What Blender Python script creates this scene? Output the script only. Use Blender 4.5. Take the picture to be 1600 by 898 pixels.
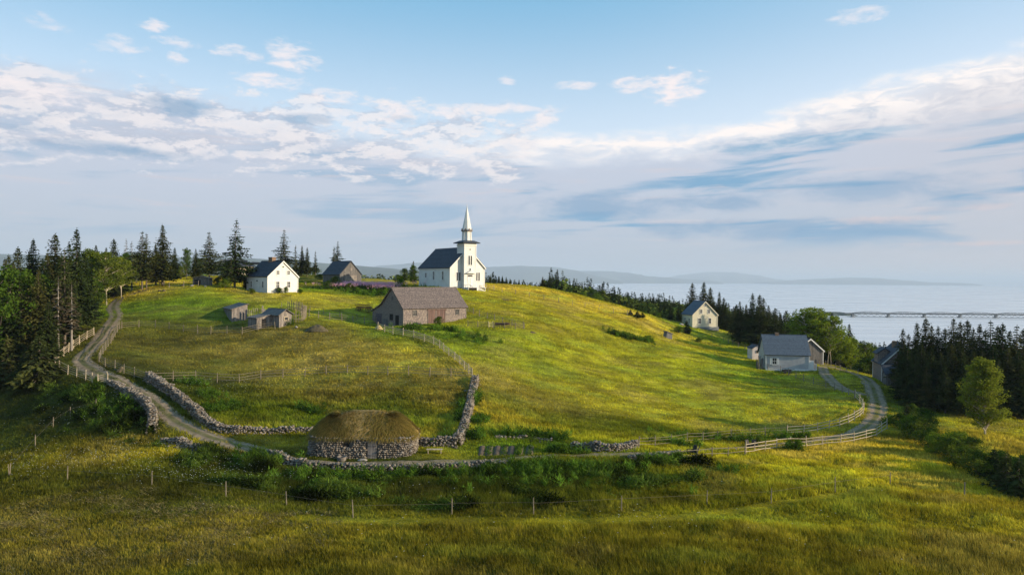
import bpy, bmesh, math, random
import numpy as np
from mathutils import Vector, Matrix

for _o in list(bpy.data.objects):
    bpy.data.objects.remove(_o)
R = math.radians
S = bpy.context.scene
COL = S.collection
random.seed(7)
rng = np.random.default_rng(7)

# ------------------------------------------------------------------ camera
W0, H0, F0 = 1600.0, 898.0, 1100.0
PITCH = math.atan(12 / F0)
ROLL = R(0.43)
CM = Matrix.Rotation(R(90) - PITCH, 4, 'X') @ Matrix.Rotation(ROLL, 4, 'Z')
cam_d = bpy.data.cameras.new('camera')
cam = bpy.data.objects.new('camera', cam_d)
COL.objects.link(cam)
cam.matrix_world = CM
cam_d.sensor_width = 36.0
cam_d.lens = 36.0 * F0 / W0
cam_d.clip_start = 0.5
cam_d.clip_end = 120000
S.camera = cam
RM = np.array(CM.to_3x3())

# ------------------------------------------------------------------ light
SUN_AZ, SUN_EL = 77.0, 15.0          # azimuth measured from -Y (towards the viewer) to +X
sd = Vector((math.sin(R(SUN_AZ)) * math.cos(R(SUN_EL)), -math.cos(R(SUN_AZ)) * math.cos(R(SUN_EL)), math.sin(R(SUN_EL))))
sl = bpy.data.lights.new('sun', 'SUN')
sl.energy = 5.0
sl.angle = R(0.6)
sl.color = (1.0, 0.83, 0.58)
so = bpy.data.objects.new('sun', sl)
COL.objects.link(so)
so.rotation_euler = sd.to_track_quat('Z', 'Y').to_euler()
S.view_settings.view_transform = 'Standard'
S.view_settings.look = 'None'
S.view_settings.exposure = 0.6
S.view_settings.gamma = 1.0
S.view_settings.use_curve_mapping = False
S.render.engine = 'CYCLES'
S.cycles.max_bounces = 5
S.cycles.diffuse_bounces = 2
S.cycles.glossy_bounces = 2
S.cycles.transmission_bounces = 3
S.cycles.transparent_max_bounces = 6
S.cycles.volume_bounces = 0
S.cycles.use_denoising = True


class NT:
    """small wrapper for building node trees"""
    def __init__(self, tree):
        self.t = tree
        tree.nodes.clear()

    def n(self, kind, **kw):
        nd = self.t.nodes.new(kind)
        for k, v in kw.items():
            setattr(nd, k, v)
        return nd

    def put(self, sock, v):
        if v is None:
            return
        if hasattr(v, 'links') or hasattr(v, 'is_output'):
            self.t.links.new(v, sock)
        else:
            if sock.type == 'RGBA' and not isinstance(v, (int, float)) and len(v) == 3:
                v = (*v, 1)
            sock.default_value = v

    def m(self, op, a, b=None, c=None, clamp=False):
        nd = self.n('ShaderNodeMath', operation=op, use_clamp=clamp)
        self.put(nd.inputs[0], a)
        self.put(nd.inputs[1], b)
        self.put(nd.inputs[2], c)
        return nd.outputs[0]

    def ss(self, v, lo, hi):
        nd = self.n('ShaderNodeMapRange', interpolation_type='SMOOTHSTEP')
        self.put(nd.inputs['Value'], v)
        self.put(nd.inputs['From Min'], lo)
        self.put(nd.inputs['From Max'], hi)
        return nd.outputs[0]

    def mix(self, f, a, b, mode='MIX'):
        nd = self.n('ShaderNodeMix', data_type='RGBA', blend_type=mode)
        self.put(nd.inputs[0], f)
        self.put(nd.inputs[6], a)
        self.put(nd.inputs[7], b)
        return nd.outputs[2]

    def noise(self, vec, scale, detail=4, rough=0.5, dist=0.0, out=0, lac=2.0):
        nd = self.n('ShaderNodeTexNoise')
        self.put(nd.inputs['Vector'], vec)
        nd.inputs['Scale'].default_value = scale
        nd.inputs['Detail'].default_value = detail
        nd.inputs['Roughness'].default_value = rough
        nd.inputs['Distortion'].default_value = dist
        nd.inputs['Lacunarity'].default_value = lac
        return nd.outputs[out]

    def xyz(self, x, y, z):
        nd = self.n('ShaderNodeCombineXYZ')
        self.put(nd.inputs[0], x)
        self.put(nd.inputs[1], y)
        self.put(nd.inputs[2], z)
        return nd.outputs[0]


def build_world():
    w = bpy.data.worlds.new('World')
    S.world = w
    w.use_nodes = True
    g = NT(w.node_tree)
    sky = g.n('ShaderNodeTexSky', sky_type='NISHITA')
    sky.sun_disc = False
    sky.sun_elevation = R(SUN_EL)
    sky.sun_rotation = R(180 - SUN_AZ)
    sky.air_density = 1.1
    sky.dust_density = 1.2
    sky.ozone_density = 1.8
    tc = g.n('ShaderNodeTexCoord')
    sp = g.n('ShaderNodeSeparateXYZ')
    g.t.links.new(tc.outputs['Generated'], sp.inputs[0])
    x, y, z = sp.outputs
    az = g.m('MULTIPLY', g.m('ARCTAN2', x, y), 57.2958)
    el = g.m('MULTIPLY', g.m('ARCSINE', z), 57.2958)
    K = 6.0                       # brightness of white cloud before the background strength
    base = g.mix(0.78, sky.outputs[0], g.mix(g.m('SUBTRACT', g.ss(el, 6.0, 25.0), g.m('MULTIPLY', g.ss(az, 0.0, 40.0), 0.22), clamp=True), (5.2, 5.75, 6.5), (1.15, 3.1, 4.8)))
    v = g.xyz(g.m('MULTIPLY', az, 0.10), g.m('MULTIPLY', el, 0.30), 1.7)
    vs = g.xyz(g.m('MULTIPLY', g.m('ADD', az, g.m('MULTIPLY', el, -1.4)), 0.05), g.m('MULTIPLY', g.m('ADD', el, g.m('MULTIPLY', az, -0.03)), 0.42), 4.3)
    n1 = g.noise(v, 1.3, 6, 0.55, 0.4)
    n2 = g.noise(vs, 1.6, 5, 0.5, 0.6)
    n3 = g.noise(v, 4.2, 7, 0.62, 0.5)
    # height of the veil's upper edge, higher to both sides
    az2 = g.m('MULTIPLY', az, az)
    right = g.ss(az, 8.0, 36.0)
    left = g.ss(az, -2.0, -34.0)
    eb = g.m('ADD', g.m('ADD', 10.9, g.m('MULTIPLY', right, 3.9)), g.m('MULTIPLY', left, 3.3))
    wob = g.m('MULTIPLY', g.m('SUBTRACT', n1, 0.5), 3.4)
    d = g.m('SUBTRACT', g.m('ADD', eb, wob), el)               # >0 below the edge
    veil = g.m('MULTIPLY', g.ss(d, -0.5, 2.4), 0.93)
    veilc = g.mix(g.ss(el, 0.0, 10.0), (2.75, 3.15, 3.65), (3.3, 3.6, 4.3))
    veilc = g.mix(g.m('MULTIPLY', g.ss(az, 15.0, 40.0), 0.5), veilc, (3.6, 3.4, 3.6))
    c = g.mix(veil, base, veilc)
    # blue streaks inside the veil
    gap = g.m('MULTIPLY', g.ss(n2, 0.50, 0.66), g.m('MULTIPLY', g.ss(el, 1.6, 4.2), g.ss(d, -0.5, 2.2)))
    gap = g.m('MULTIPLY', gap, g.m('ADD', 0.45, g.m('MULTIPLY', g.ss(az, -8.0, 8.0), 0.45)))
    c = g.mix(gap, c, (1.0, 2.3, 3.6))
    # pale streaks in the veil
    n4 = g.noise(g.xyz(g.m('MULTIPLY', az, 0.05), g.m('MULTIPLY', el, 0.8), 9.1), 2.2, 5, 0.6, 0.4)
    st = g.m('MULTIPLY', g.ss(n4, 0.54, 0.72), g.m('MULTIPLY', g.ss(el, 1.0, 3.5), g.ss(d, -0.5, 1.5)))
    c = g.mix(g.m('MULTIPLY', st, 0.55), c, (4.1, 3.75, 3.95))
    # bright rim along the upper edge, to the right
    rim = g.m('MULTIPLY', g.ss(d, -0.9, 0.5), g.m('SUBTRACT', 1.0, g.ss(d, 0.4, g.m('ADD', 2.0, g.m('MULTIPLY', right, 3.2)))))
    rim = g.m('MULTIPLY', rim, g.m('ADD', 0.30, g.m('MULTIPLY', g.ss(n3, 0.36, 0.62), 0.8)), clamp=True)
    rim = g.m('MULTIPLY', rim, g.ss(az, -16.0, 6.0))
    c = g.mix(rim, c, (K * 1.02, K * 0.95, K * 0.92))
    # puffed clouds on the left
    pv = g.xyz(g.m('MULTIPLY', g.m('SUBTRACT', az, g.m('MULTIPLY', el, 0.6)), 0.16), g.m('MULTIPLY', g.m('ADD', el, g.m('MULTIPLY', az, 0.06)), 0.42), 6.4)
    p1 = g.noise(pv, 1.7, 9, 0.66, 0.12)
    pz = g.m('MULTIPLY', g.m('MULTIPLY', g.ss(el, 5.0, 10.0), g.m('SUBTRACT', 1.0, g.ss(el, 12.0, 17.0))), g.m('SUBTRACT', 1.0, g.ss(az, -4.0, 10.0)))
    thr = g.m('SUBTRACT', 0.72, g.m('MULTIPLY', pz, 0.30))
    puff = g.ss(g.m('SUBTRACT', p1, thr), -0.03, 0.11)
    puff = g.m('MULTIPLY', puff, g.m('MULTIPLY', g.ss(pz, 0.02, 0.35), g.m('ADD', 0.30, g.m('MULTIPLY', n3, 0.9))), clamp=True)
    pv2 = g.xyz(g.m('MULTIPLY', g.m('SUBTRACT', az, g.m('MULTIPLY', el, 0.6)), 0.16), g.m('MULTIPLY', g.m('ADD', g.m('ADD', el, -0.55), g.m('MULTIPLY', az, 0.06)), 0.42), 6.4)
    p3 = g.noise(pv2, 1.7, 9, 0.66, 0.12)
    shade = g.ss(g.m('SUBTRACT', p1, p3), -0.07, 0.035)
    pc = g.mix(shade, (3.1, 3.35, 4.0), (K * 0.92, K * 0.86, K * 0.86))
    c = g.mix(g.m('MULTIPLY', puff, 0.95), c, pc)
    # small scattered clouds higher up
    def spot(a0, e0, ra, re, k, col=(K * 0.97, K * 0.88, K * 0.88), seed=0.0, sc=5.0):
        nonlocal c
        da = g.m('DIVIDE', g.m('SUBTRACT', az, a0), ra)
        de = g.m('DIVIDE', g.m('SUBTRACT', el, e0), re)
        r2 = g.m('ADD', g.m('MULTIPLY', da, da), g.m('MULTIPLY', de, de))
        nn = g.noise(g.xyz(g.m('MULTIPLY', az, 0.12), g.m('MULTIPLY', el, 0.34), seed), sc, 6, 0.6, 0.3)
        f = g.m('ADD', g.m('SUBTRACT', 1.0, r2), g.m('MULTIPLY', g.m('SUBTRACT', nn, 0.5), 4.6))
        f = g.m('MULTIPLY', g.ss(f, -0.1, 1.5), k, clamp=True)
        c = g.mix(f, c, col)
    pos = [(1050, 135, 62, 26, .95), (900, 134, 45, 9, .7), (985, 133, 50, 13, .8), (850, 185, 34, 20, .55), (790, 127, 24, 7, .6),
           (235, 44, 30, 9, .75), (190, 78, 40, 13, .6), (275, 73, 40, 9, .65), (275, 97, 20, 8, .7), (370, 88, 42, 12, .75),
           (75, 42, 40, 10, .5), (450, 95, 55, 24, .8), (1340, 22, 50, 12, .6), (420, 130, 70, 12, .8), (520, 155, 50, 14, .7),
           (620, 185, 40, 24, .75), (60, 150, 80, 18, .8), (700, 175, 40, 14, .6), (800, 170, 90, 8, .55)]
    for i, (px_, py_, rx, ry, k) in enumerate(pos):
        a = math.degrees(math.atan((px_ - 800) / F0))
        e = math.degrees(math.atan((437 - py_) / F0 * math.cos(R(a))))
        spot(a, e, math.degrees(rx * 0.8 / F0), math.degrees(ry / F0), k, seed=11.0 + i * 3.1)
    # pink low bars to the right
    for (px_, py_, rx, ry, k) in [(1540, 374, 110, 4, .55), (1370, 339, 90, 6, .5), (1500, 320, 70, 5, .35)]:
        a = math.degrees(math.atan((px_ - 800) / F0))
        e = math.degrees(math.atan((437 - py_) / F0 * math.cos(R(a))))
        spot(a, e, math.degrees(rx / F0), math.degrees(ry / F0), k, col=(4.9, 3.7, 3.45), seed=50 + px_ * 0.01, sc=3.0)
    for (px_, py_, rx, ry, k) in [(980, 318, 210, 22, .75), (1230, 358, 250, 19, .75), (1420, 290, 220, 30, .6), (290, 172, 60, 14, .75), (630, 190, 35, 10, .5), (80, 232, 130, 12, .75), (200, 242, 130, 11, .5), (480, 190, 40, 9, .5), (40, 205, 50, 8, .5)]:
        a = math.degrees(math.atan((px_ - 800) / F0))
        e = math.degrees(math.atan((437 - py_) / F0 * math.cos(R(a))))
        spot(a, e, math.degrees(rx / F0), math.degrees(ry / F0), k, col=(1.35, 2.3, 3.45), seed=80 + px_ * 0.01, sc=1.6)
    # low haze near the horizon
    hz = g.m('SUBTRACT', 1.0, g.ss(el, -0.5, 4.0))
    c = g.mix(g.m('MULTIPLY', hz, 0.6), c, g.mix(g.ss(az, 0.0, 38.0), (2.75, 3.15, 3.6), (4.1, 3.75, 3.75)))
    bg = g.n('ShaderNodeBackground')
    g.t.links.new(c, bg.inputs[0])
    bg.inputs[1].default_value = 0.114
    out = g.n('ShaderNodeOutputWorld')
    g.t.links.new(bg.outputs[0], out.inputs[0])
    w.cycles.sampling_method = 'MANUAL'
    w.cycles.sample_map_resolution = 512


build_world()

# ------------------------------------------------------------------ terrain
def ray(px, py):
    d = RM @ np.array([(px - W0 / 2) / F0, -(py - H0 / 2) / F0, -1.0])
    return d / d[1]                 # Y component 1


def proj(p):
    q = RM.T @ np.array(p, float)
    return (W0 / 2 + F0 * q[0] / -q[2], H0 / 2 - F0 * q[1] / -q[2])


CP = [  # photo x, y of a ground point and its distance
    (730, 453, 160), (703, 451, 158), (655, 448, 168), (757, 451, 165), (800, 457, 166), (850, 468, 166), (900, 478, 168), (950, 487, 170), (1000, 493, 172),
    (430, 458, 150), (466, 457, 154), (386, 456, 154), (500, 462, 148), (535, 443, 180), (505, 442, 184), (564, 443, 182), (610, 442, 195), (600, 438, 215), (640, 444, 195),
    (450, 436, 205), (380, 432, 190), (320, 432, 190), (250, 436, 195), (480, 427, 225), (560, 436, 220), (225, 452, 150), (300, 460, 142), (320, 444, 160), (370, 450, 152),
    (680, 511, 127), (630, 511, 126), (730, 509, 132), (583, 508, 133), (600, 490, 142), (560, 485, 140), (570, 470, 152), (780, 505, 134), (820, 515, 132),
    (360, 502, 128), (430, 511, 122), (480, 500, 127), (420, 490, 133), (500, 515, 120), (470, 475, 140),
    (188, 464, 150), (176, 482, 138), (180, 497, 128), (160, 520, 117), (140, 545, 107), (122, 563, 101), (150, 580, 97), (190, 597, 93), (225, 618, 89), (255, 642, 85),
    (285, 664, 82), (330, 684, 79), (390, 698, 77), (430, 708, 75.5),
    (570, 717, 73), (486, 710, 74), (650, 712, 74), (570, 690, 79), (660, 682, 80), (740, 715, 74), (800, 720, 72), (900, 712, 75), (960, 705, 77), (1000, 712, 76),
    (620, 585, 101), (730, 590, 100), (450, 590, 101), (280, 592, 98), (240, 540, 113), (340, 520, 120), (500, 540, 112), (665, 535, 116), (450, 630, 90), (600, 640, 89), (700, 620, 93), (330, 640, 87),
    (850, 540, 126), (850, 600, 106), (850, 650, 92), (950, 560, 130), (950, 620, 106), (1000, 660, 94), (1000, 520, 152), (1060, 507, 185), (1060, 530, 165), (1100, 512, 188), (1125, 514, 190),
    (1120, 560, 142), (1100, 600, 122), (1100, 650, 103), (1180, 545, 168), (1150, 535, 180), (1195, 578, 138), (1266, 581, 136), (1200, 600, 126), (1200, 650, 105), (1270, 570, 146), (1300, 610, 122), (1320, 575, 150),
    (1345, 625, 113), (1290, 660, 101), (1340, 650, 104), (1362, 605, 124), (1352, 590, 134), (1395, 604, 128), (1440, 640, 112), (1500, 640, 112), (1372, 640, 109), (1370, 655, 103), (1410, 655, 103),
    (1240, 690, 92), (1150, 700, 86), (1100, 704, 82), (1380, 675, 96), (1450, 690, 92), (1540, 680, 93), (1600, 690, 92), (1600, 740, 77), (1500, 720, 82), (1600, 780, 67),
    (15, 742, 70), (105, 750, 66), (237, 760, 64), (353, 778, 61), (448, 790, 60), (552, 808, 58), (706, 804, 58.5), (834, 805, 58.5), (971, 798, 59.5), (1104, 790, 61), (1205, 785, 62), (1305, 769, 65), (1391, 758, 69), (1508, 775, 66),
    (800, 898, 46), (400, 898, 46), (0, 898, 48), (1200, 898, 46), (1600, 898, 49), (0, 820, 57), (200, 830, 55), (1600, 840, 56), (650, 755, 66), (900, 750, 67), (1200, 735, 73), (1400, 710, 84), (350, 730, 71), (450, 745, 68),
    (236, 676, 81), (172, 600, 92), (88, 568, 100), (120, 600, 94), (200, 660, 83), (150, 690, 79), (110, 652, 87), (55, 695, 80), (83, 668, 85), (30, 640, 92), (40, 580, 106), (0, 600, 104), (60, 535, 112), (10, 540, 116), (146, 525, 115), (100, 552, 106), (120, 500, 128), (60, 480, 140), (0, 470, 150), (100, 462, 155), (0, 445, 190), (130, 455, 160), (160, 445, 185),
]
_P = []
for (a_, b_, d_) in CP:
    r_ = ray(a_, b_)
    _P.append((r_[0] * d_, d_, r_[2] * d_))
# a few points outside the frame
_P += [(-110, 120, -10), (-105, 80, -19), (-90, 45, -22), (-50, 25, -21), (0, 20, -18.5), (50, 25, -18.5), (80, 45, -21), (95, 75, -23), (105, 110, -28), (110, 160, -34),
       (-140, 170, -4), (-120, 230, 0), (-60, 250, 0), (-10, 250, -3), (25, 225, -9), (45, 215, -14), (65, 220, -18), (85, 215, -24), (20, 200, -5.5), (38, 195, -9.5), (75, 180, -20), (95, 190, -28), (12, 190, -2.6)]
_P = np.array(_P)
_SC = 100.0


def _phi(r2):
    return 0.5 * r2 * np.log(r2 + 1e-12)


def _tps_fit(P, reg):
    X = P[:, :2] / _SC
    n = len(X)
    d2 = ((X[:, None] - X[None]) ** 2).sum(-1)
    A = np.zeros((n + 3, n + 3))
    A[:n, :n] = _phi(d2) + np.eye(n) * reg
    A[:n, n] = 1
    A[:n, n + 1:] = X
    A[n, :n] = 1
    A[n + 1:, :n] = X.T
    b = np.zeros(n + 3)
    b[:n] = P[:, 2]
    return np.linalg.solve(A, b)


_WT = _tps_fit(_P, 2e-4)


def _near(x, y):
    x = np.asarray(x, float); y = np.asarray(y, float)
    sh = x.shape
    q = np.stack([x.ravel(), y.ravel()], -1) / _SC
    out = np.empty(len(q))
    C = _P[:, :2] / _SC
    for i in range(0, len(q), 20000):
        k = q[i:i + 20000]
        d2 = ((k[:, None] - C[None]) ** 2).sum(-1)
        out[i:i + 20000] = _phi(d2) @ _WT[:len(C)] + _WT[len(C)] + k @ _WT[len(C) + 1:]
    return out.reshape(sh)


_FAR = []
for (a_, lst) in [(-1.3, [(150, -8), (400, -15), (900, -40), (2000, -70)]), (-.7, [(260, -4), (500, -8), (900, -30), (2500, -70)]), (-.35, [(280, -2), (500, -8), (900, -30), (2500, -70)]),
                  (-.15, [(280, -4), (500, -14), (900, -36), (2300, -70)]), (0.0, [(270, -9), (450, -18), (900, -50), (1600, -88)]), (.1, [(250, -13), (450, -18.5), (600, -32), (850, -70), (1100, -95)]),
                  (.2, [(240, -17), (450, -23), (600, -42), (800, -80), (1000, -100)]), (.27, [(240, -20), (450, -27), (600, -46), (800, -85)]), (.36, [(240, -24), (450, -33), (580, -52), (720, -90)]),
                  (.46, [(230, -28), (330, -36), (460, -48), (560, -75), (650, -95)]), (.53, [(230, -33), (330, -50), (450, -72), (550, -95)]), (.65, [(220, -36), (320, -60), (420, -85), (600, -100)]), (.9, [(170, -38), (260, -60), (400, -90)]),
                  (1.6, [(110, -40), (200, -70), (300, -95)])]:
    for (yy, zz) in lst:
        _FAR.append((a_ * yy, yy, zz))
_FAR += [(0, -200, -30), (-300, -100, -40), (300, -100, -60), (-300, 100, -25), (500, 0, -90), (300, 1500, -110), (900, 700, -110), (0, 3000, -95), (-2500, 3000, -70), (-3000, 500, -60)]
_FAR = np.array(_FAR, float)


def _far(x, y):
    x = np.asarray(x, float); y = np.asarray(y, float)
    q = np.stack([x.ravel(), y.ravel()], -1)
    out = np.empty(len(q))
    for i in range(0, len(q), 40000):
        k = q[i:i + 40000]
        d2 = ((k[:, None] - _FAR[None, :, :2]) ** 2).sum(-1) + 400.0
        w = d2 ** -1.8
        out[i:i + 40000] = (w * _FAR[:, 2]).sum(1) / w.sum(1)
    o = out.reshape(x.shape)
    t = sstep(y, 750, 1000) * sstep(x / np.maximum(y, 1.0), -0.10, 0.0)
    return o * (1 - t) - 112.0 * t


def sstep(v, lo, hi):
    t = np.clip((v - lo) / (hi - lo), 0, 1)
    return t * t * (3 - 2 * t)


def bumps(x, y):
    return (0.10 * np.sin(x * 0.41 + 1.3 * np.sin(y * 0.23)) * np.sin(y * 0.37 + 1.1 * np.sin(x * 0.19)) + 0.05 * np.sin(x * 1.13 + y * 0.71 + 2 * np.sin(y * 0.5)) * np.sin(y * 1.31 - x * 0.4))


def h(x, y):
    x = np.asarray(x, float); y = np.asarray(y, float)
    r = np.sqrt((x * 0.95) ** 2 + (y - 125) ** 2)
    # wider towards the back where the hill's skyline is
    t = sstep(r, 110.0, 165.0)
    n = np.clip(_near(x, y), -60, 12)
    f = _far(x, y)
    return n * (1 - t) + f * t + bumps(x, y) * (1 - t)


def at(px, py, dmax=330.0, dmin=35.0):
    """first point of the terrain behind a point of the photo"""
    r = ray(px, py)
    D = np.arange(dmin, dmax, 0.5)
    g = r[2] * D - h(r[0] * D, D)
    idx = np.where(g < 0)[0]
    if len(idx) == 0:
        k = int(np.argmin(g))
        return Vector((r[0] * D[k], D[k], float(h(r[0] * D[k], D[k]))))
    k = idx[0]
    d = D[max(k - 1, 0)] if k == 0 else D[k - 1] + 0.5 * g[k - 1] / (g[k - 1] - g[k])
    return Vector((r[0] * d, d, float(h(r[0] * d, d))))


def hz(x, y):
    return float(h(np.array([x]), np.array([y]))[0])


def at_d(px, D, py=None):
    r = ray(px, 440)
    x = r[0] * D
    if py is not None:
        rr = ray(px, py)
        return x, D, rr[2] * D
    return x, D, hz(x, D)

# ------------------------------------------------------------------ materials
def new_mat(name):
    m = bpy.data.materials.new(name)
    m.use_nodes = True
    return m, NT(m.node_tree)


def mat(name, c1, c2=None, rough=0.8, scale=3.0, detail=5, bump=0.0, bscale=None, spec=0.3, stretch=(1, 1, 1), metal=0.0, boards=None, rnd=0.0, coord='Object', lo=0.35, hi=0.65):
    """two colours mixed by noise; boards=(axis, width) adds narrow dark joints between boards"""
    m, g = new_mat(name)
    tc = g.n('ShaderNodeTexCoord')
    mp = g.n('ShaderNodeMapping')
    mp.inputs['Scale'].default_value = stretch
    g.t.links.new(tc.outputs[coord], mp.inputs[0])
    v = mp.outputs[0]
    c = c1
    nz = g.noise(v, scale, detail, 0.6)
    if c2 is not None:
        c = g.mix(g.ss(nz, lo, hi), c1, c2)
    if rnd > 0:
        oi = g.n('ShaderNodeObjectInfo')
        f = g.m('ADD', 1.0 - rnd, g.m('MULTIPLY', oi.outputs['Random'], 2 * rnd))
        c = g.mix(1.0, c, g.n_rgb(f), 'MULTIPLY') if hasattr(g, 'n_rgb') else c
    hgt = nz
    if boards:
        sp = g.n('ShaderNodeSeparateXYZ')
        g.t.links.new(tc.outputs['Object'], sp.inputs[0])
        if boards[0] == 'xy':
            t = g.m('ADD', sp.outputs[0], sp.outputs[1])
        else:
            t = sp.outputs['XYZ'.index(boards[0])]
        q = g.m('DIVIDE', t, boards[1])
        fr = g.m('FRACT', q)
        fl = g.m('FLOOR', q)
        wn = g.n('ShaderNodeTexWhiteNoise', noise_dimensions='1D')
        g.put(wn.inputs['W'], fl)
        j = g.m('LESS_THAN', fr, 0.12)
        vv = g.m('ADD', 1 - boards[2], g.m('MULTIPLY', wn.outputs[0], 2 * boards[2]))
        cc = g.n('ShaderNodeCombineColor')
        for k in range(3):
            g.put(cc.inputs[k], vv)
        c = g.mix(1.0, c, cc.outputs[0], 'MULTIPLY')
        c = g.mix(g.m('MULTIPLY', j, boards[3]), c, tuple(x * 0.25 for x in c1))
        hgt = g.m('ADD', g.m('MULTIPLY', nz, 0.4), g.m('MULTIPLY', fr, 0.6))
    b = g.n('ShaderNodeBsdfPrincipled')
    g.put(b.inputs['Base Color'], c)
    b.inputs['Roughness'].default_value = rough
    b.inputs['Specular IOR Level'].default_value = spec
    b.inputs['Metallic'].default_value = metal
    if bump:
        bn = g.n('ShaderNodeBump')
        bn.inputs['Strength'].default_value = min(1.0, bump)
        bn.inputs['Distance'].default_value = 0.05
        if bscale:
            hgt = g.noise(v, bscale, 4, 0.6)
        g.put(bn.inputs['Height'], hgt)
        g.t.links.new(bn.outputs[0], b.inputs['Normal'])
    o = g.n('ShaderNodeOutputMaterial')
    g.t.links.new(b.outputs[0], o.inputs[0])
    return m


def leaf_mat(name, attr=None, c1=(0.04, 0.07, 0.01), c2=(0.08, 0.12, 0.02), scale=0.6, trans=0.35, rnd=0.25, gloss=0.0):
    m, g = new_mat(name)
    if attr:
        a = g.n('ShaderNodeAttribute', attribute_name=attr)
        c = a.outputs['Color']
    else:
        tc = g.n('ShaderNodeTexCoord')
        nz = g.noise(tc.outputs['Object'], scale, 3, 0.6)
        c = g.mix(g.ss(nz, 0.35, 0.65), c1, c2)
        oi = g.n('ShaderNodeObjectInfo')
        cc = g.n('ShaderNodeCombineColor')
        f = g.m('ADD', 1 - rnd, g.m('MULTIPLY', oi.outputs['Random'], 2 * rnd))
        g.put(cc.inputs[0], g.m('MULTIPLY', f, f)); g.put(cc.inputs[1], f); g.put(cc.inputs[2], f)
        c = g.mix(1.0, c, cc.outputs[0], 'MULTIPLY')
    d = g.n('ShaderNodeBsdfDiffuse')
    g.put(d.inputs['Color'], c)
    t = g.n('ShaderNodeBsdfTranslucent')
    g.put(t.inputs['Color'], c)
    mx = g.n('ShaderNodeMixShader')
    mx.inputs[0].default_value = trans
    g.t.links.new(d.outputs[0], mx.inputs[1])
    g.t.links.new(t.outputs[0], mx.inputs[2])
    o = g.n('ShaderNodeOutputMaterial')
    g.t.links.new(mx.outputs[0], o.inputs[0])
    return m


M = {}
M['white'] = mat('white_painted_clapboard', (0.64, 0.63, 0.61), (0.57, 0.56, 0.545), 0.6, 1.2, bump=0.3, boards=('Z', 0.16, 0.02, 0.35))
M['trimwhite'] = mat('white_trim_paint', (0.66, 0.65, 0.63), (0.57, 0.56, 0.54), 0.55, 3)
M['church'] = mat('church_white_clapboard', (0.64, 0.635, 0.62), (0.57, 0.565, 0.55), 0.6, 0.9, bump=0.3, boards=('Z', 0.15, 0.02, 0.3))
M['slate'] = mat('dark_grey_asphalt_shingles', (0.055, 0.065, 0.085), (0.028, 0.032, 0.045), 0.85, 2.2, bump=0.5, boards=('Z', 0.17, 0.12, 0.5), stretch=(1, 1, 2.5))
M['blueslate'] = mat('blue_grey_shingles', (0.095, 0.125, 0.165), (0.05, 0.07, 0.10), 0.85, 4.0, bump=0.6, boards=('Z', 0.2, 0.12, 0.5), stretch=(1, 1, 2.5))
M['barnroof'] = mat('weathered_cedar_shingle_roof', (0.20, 0.158, 0.145), (0.065, 0.055, 0.057), 0.9, 3.0, bump=0.8, boards=('Z', 0.19, 0.14, 0.55), stretch=(1.6, 1.6, 3), lo=.38, hi=.6)
M['shingle'] = mat('weathered_grey_shingle_wall', (0.27, 0.22, 0.19), (0.125, 0.105, 0.105), 0.9, 4.0, bump=0.7, boards=('Z', 0.16, 0.10, 0.4), stretch=(1.4, 1.4, 1.0), lo=.36, hi=.62)
M['board'] = mat('weathered_grey_boards', (0.27, 0.23, 0.20), (0.14, 0.125, 0.12), 0.9, 2.5, bump=0.6, boards=('xy', 0.24, 0.28, 0.8), stretch=(4, 4, 0.5))
M['board2'] = mat('dark_weathered_boards', (0.17, 0.155, 0.145), (0.09, 0.085, 0.085), 0.9, 2.5, bump=0.6, boards=('xy', 0.24, 0.25, 0.8), stretch=(4, 4, 0.5))
M['reddoor'] = mat('faded_red_brown_boards', (0.16, 0.10, 0.085), (0.10, 0.065, 0.06), 0.9, 2.5, bump=0.4, boards=('xy', 0.3, 0.2, 0.7), stretch=(4, 4, 0.5))
M['purpledoor'] = mat('faded_purple_grey_door', (0.12, 0.095, 0.11), (0.08, 0.065, 0.075), 0.9, 2.5, boards=('xy', 0.25, 0.2, 0.7))
M['yellow'] = mat('cream_yellow_clapboard', (0.62, 0.57, 0.44), (0.56, 0.51, 0.39), 0.6, 1.2, bump=0.3, boards=('Z', 0.17, 0.03, 0.35))
M['greysiding'] = mat('pale_grey_clapboard', (0.42, 0.42, 0.43), (0.36, 0.36, 0.38), 0.65, 1.0, bump=0.3, boards=('Z', 0.2, 0.04, 0.5))
M['pinkwhite'] = mat('pinkish_white_boards', (0.62, 0.55, 0.54), (0.5, 0.43, 0.42), 0.7, 1.5, boards=('xy', 0.2, 0.05, 0.3))
M['glass'] = mat('dark_window_glass', (0.03, 0.032, 0.038), (0.05, 0.05, 0.05), 0.12, 0.5, spec=0.6)
M['void'] = mat('dark_opening', (0.012, 0.011, 0.011), (0.02, 0.018, 0.016), 0.95, 2)
M['brick'] = mat('old_brown_brick', (0.26, 0.17, 0.11), (0.17, 0.11, 0.08), 0.9, 4, bump=0.5, boards=('Z', 0.09, 0.15, 0.5))
M['wood'] = mat('sun_bleached_fence_wood', (0.22, 0.18, 0.125), (0.13, 0.11, 0.08), 0.85, 3, stretch=(3, 3, 3), bump=0.3)
M['palewood'] = mat('pale_new_fence_wood', (0.45, 0.37, 0.26), (0.27, 0.22, 0.16), 0.8, 3, bump=0.2)
M['darkwood'] = mat('grey_weathered_fence_wood', (0.24, 0.20, 0.16), (0.13, 0.11, 0.09), 0.9, 3, bump=0.3)
M['yellowpaint'] = mat('pale_yellow_paint', (0.75, 0.62, 0.25), (0.6, 0.5, 0.2), 0.6, 3)
M['stone'] = mat('field_stones_light', (0.42, 0.38, 0.35), (0.17, 0.155, 0.15), 0.9, 1.1, 4, bump=0.4, bscale=6, lo=.4, hi=.62)
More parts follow.
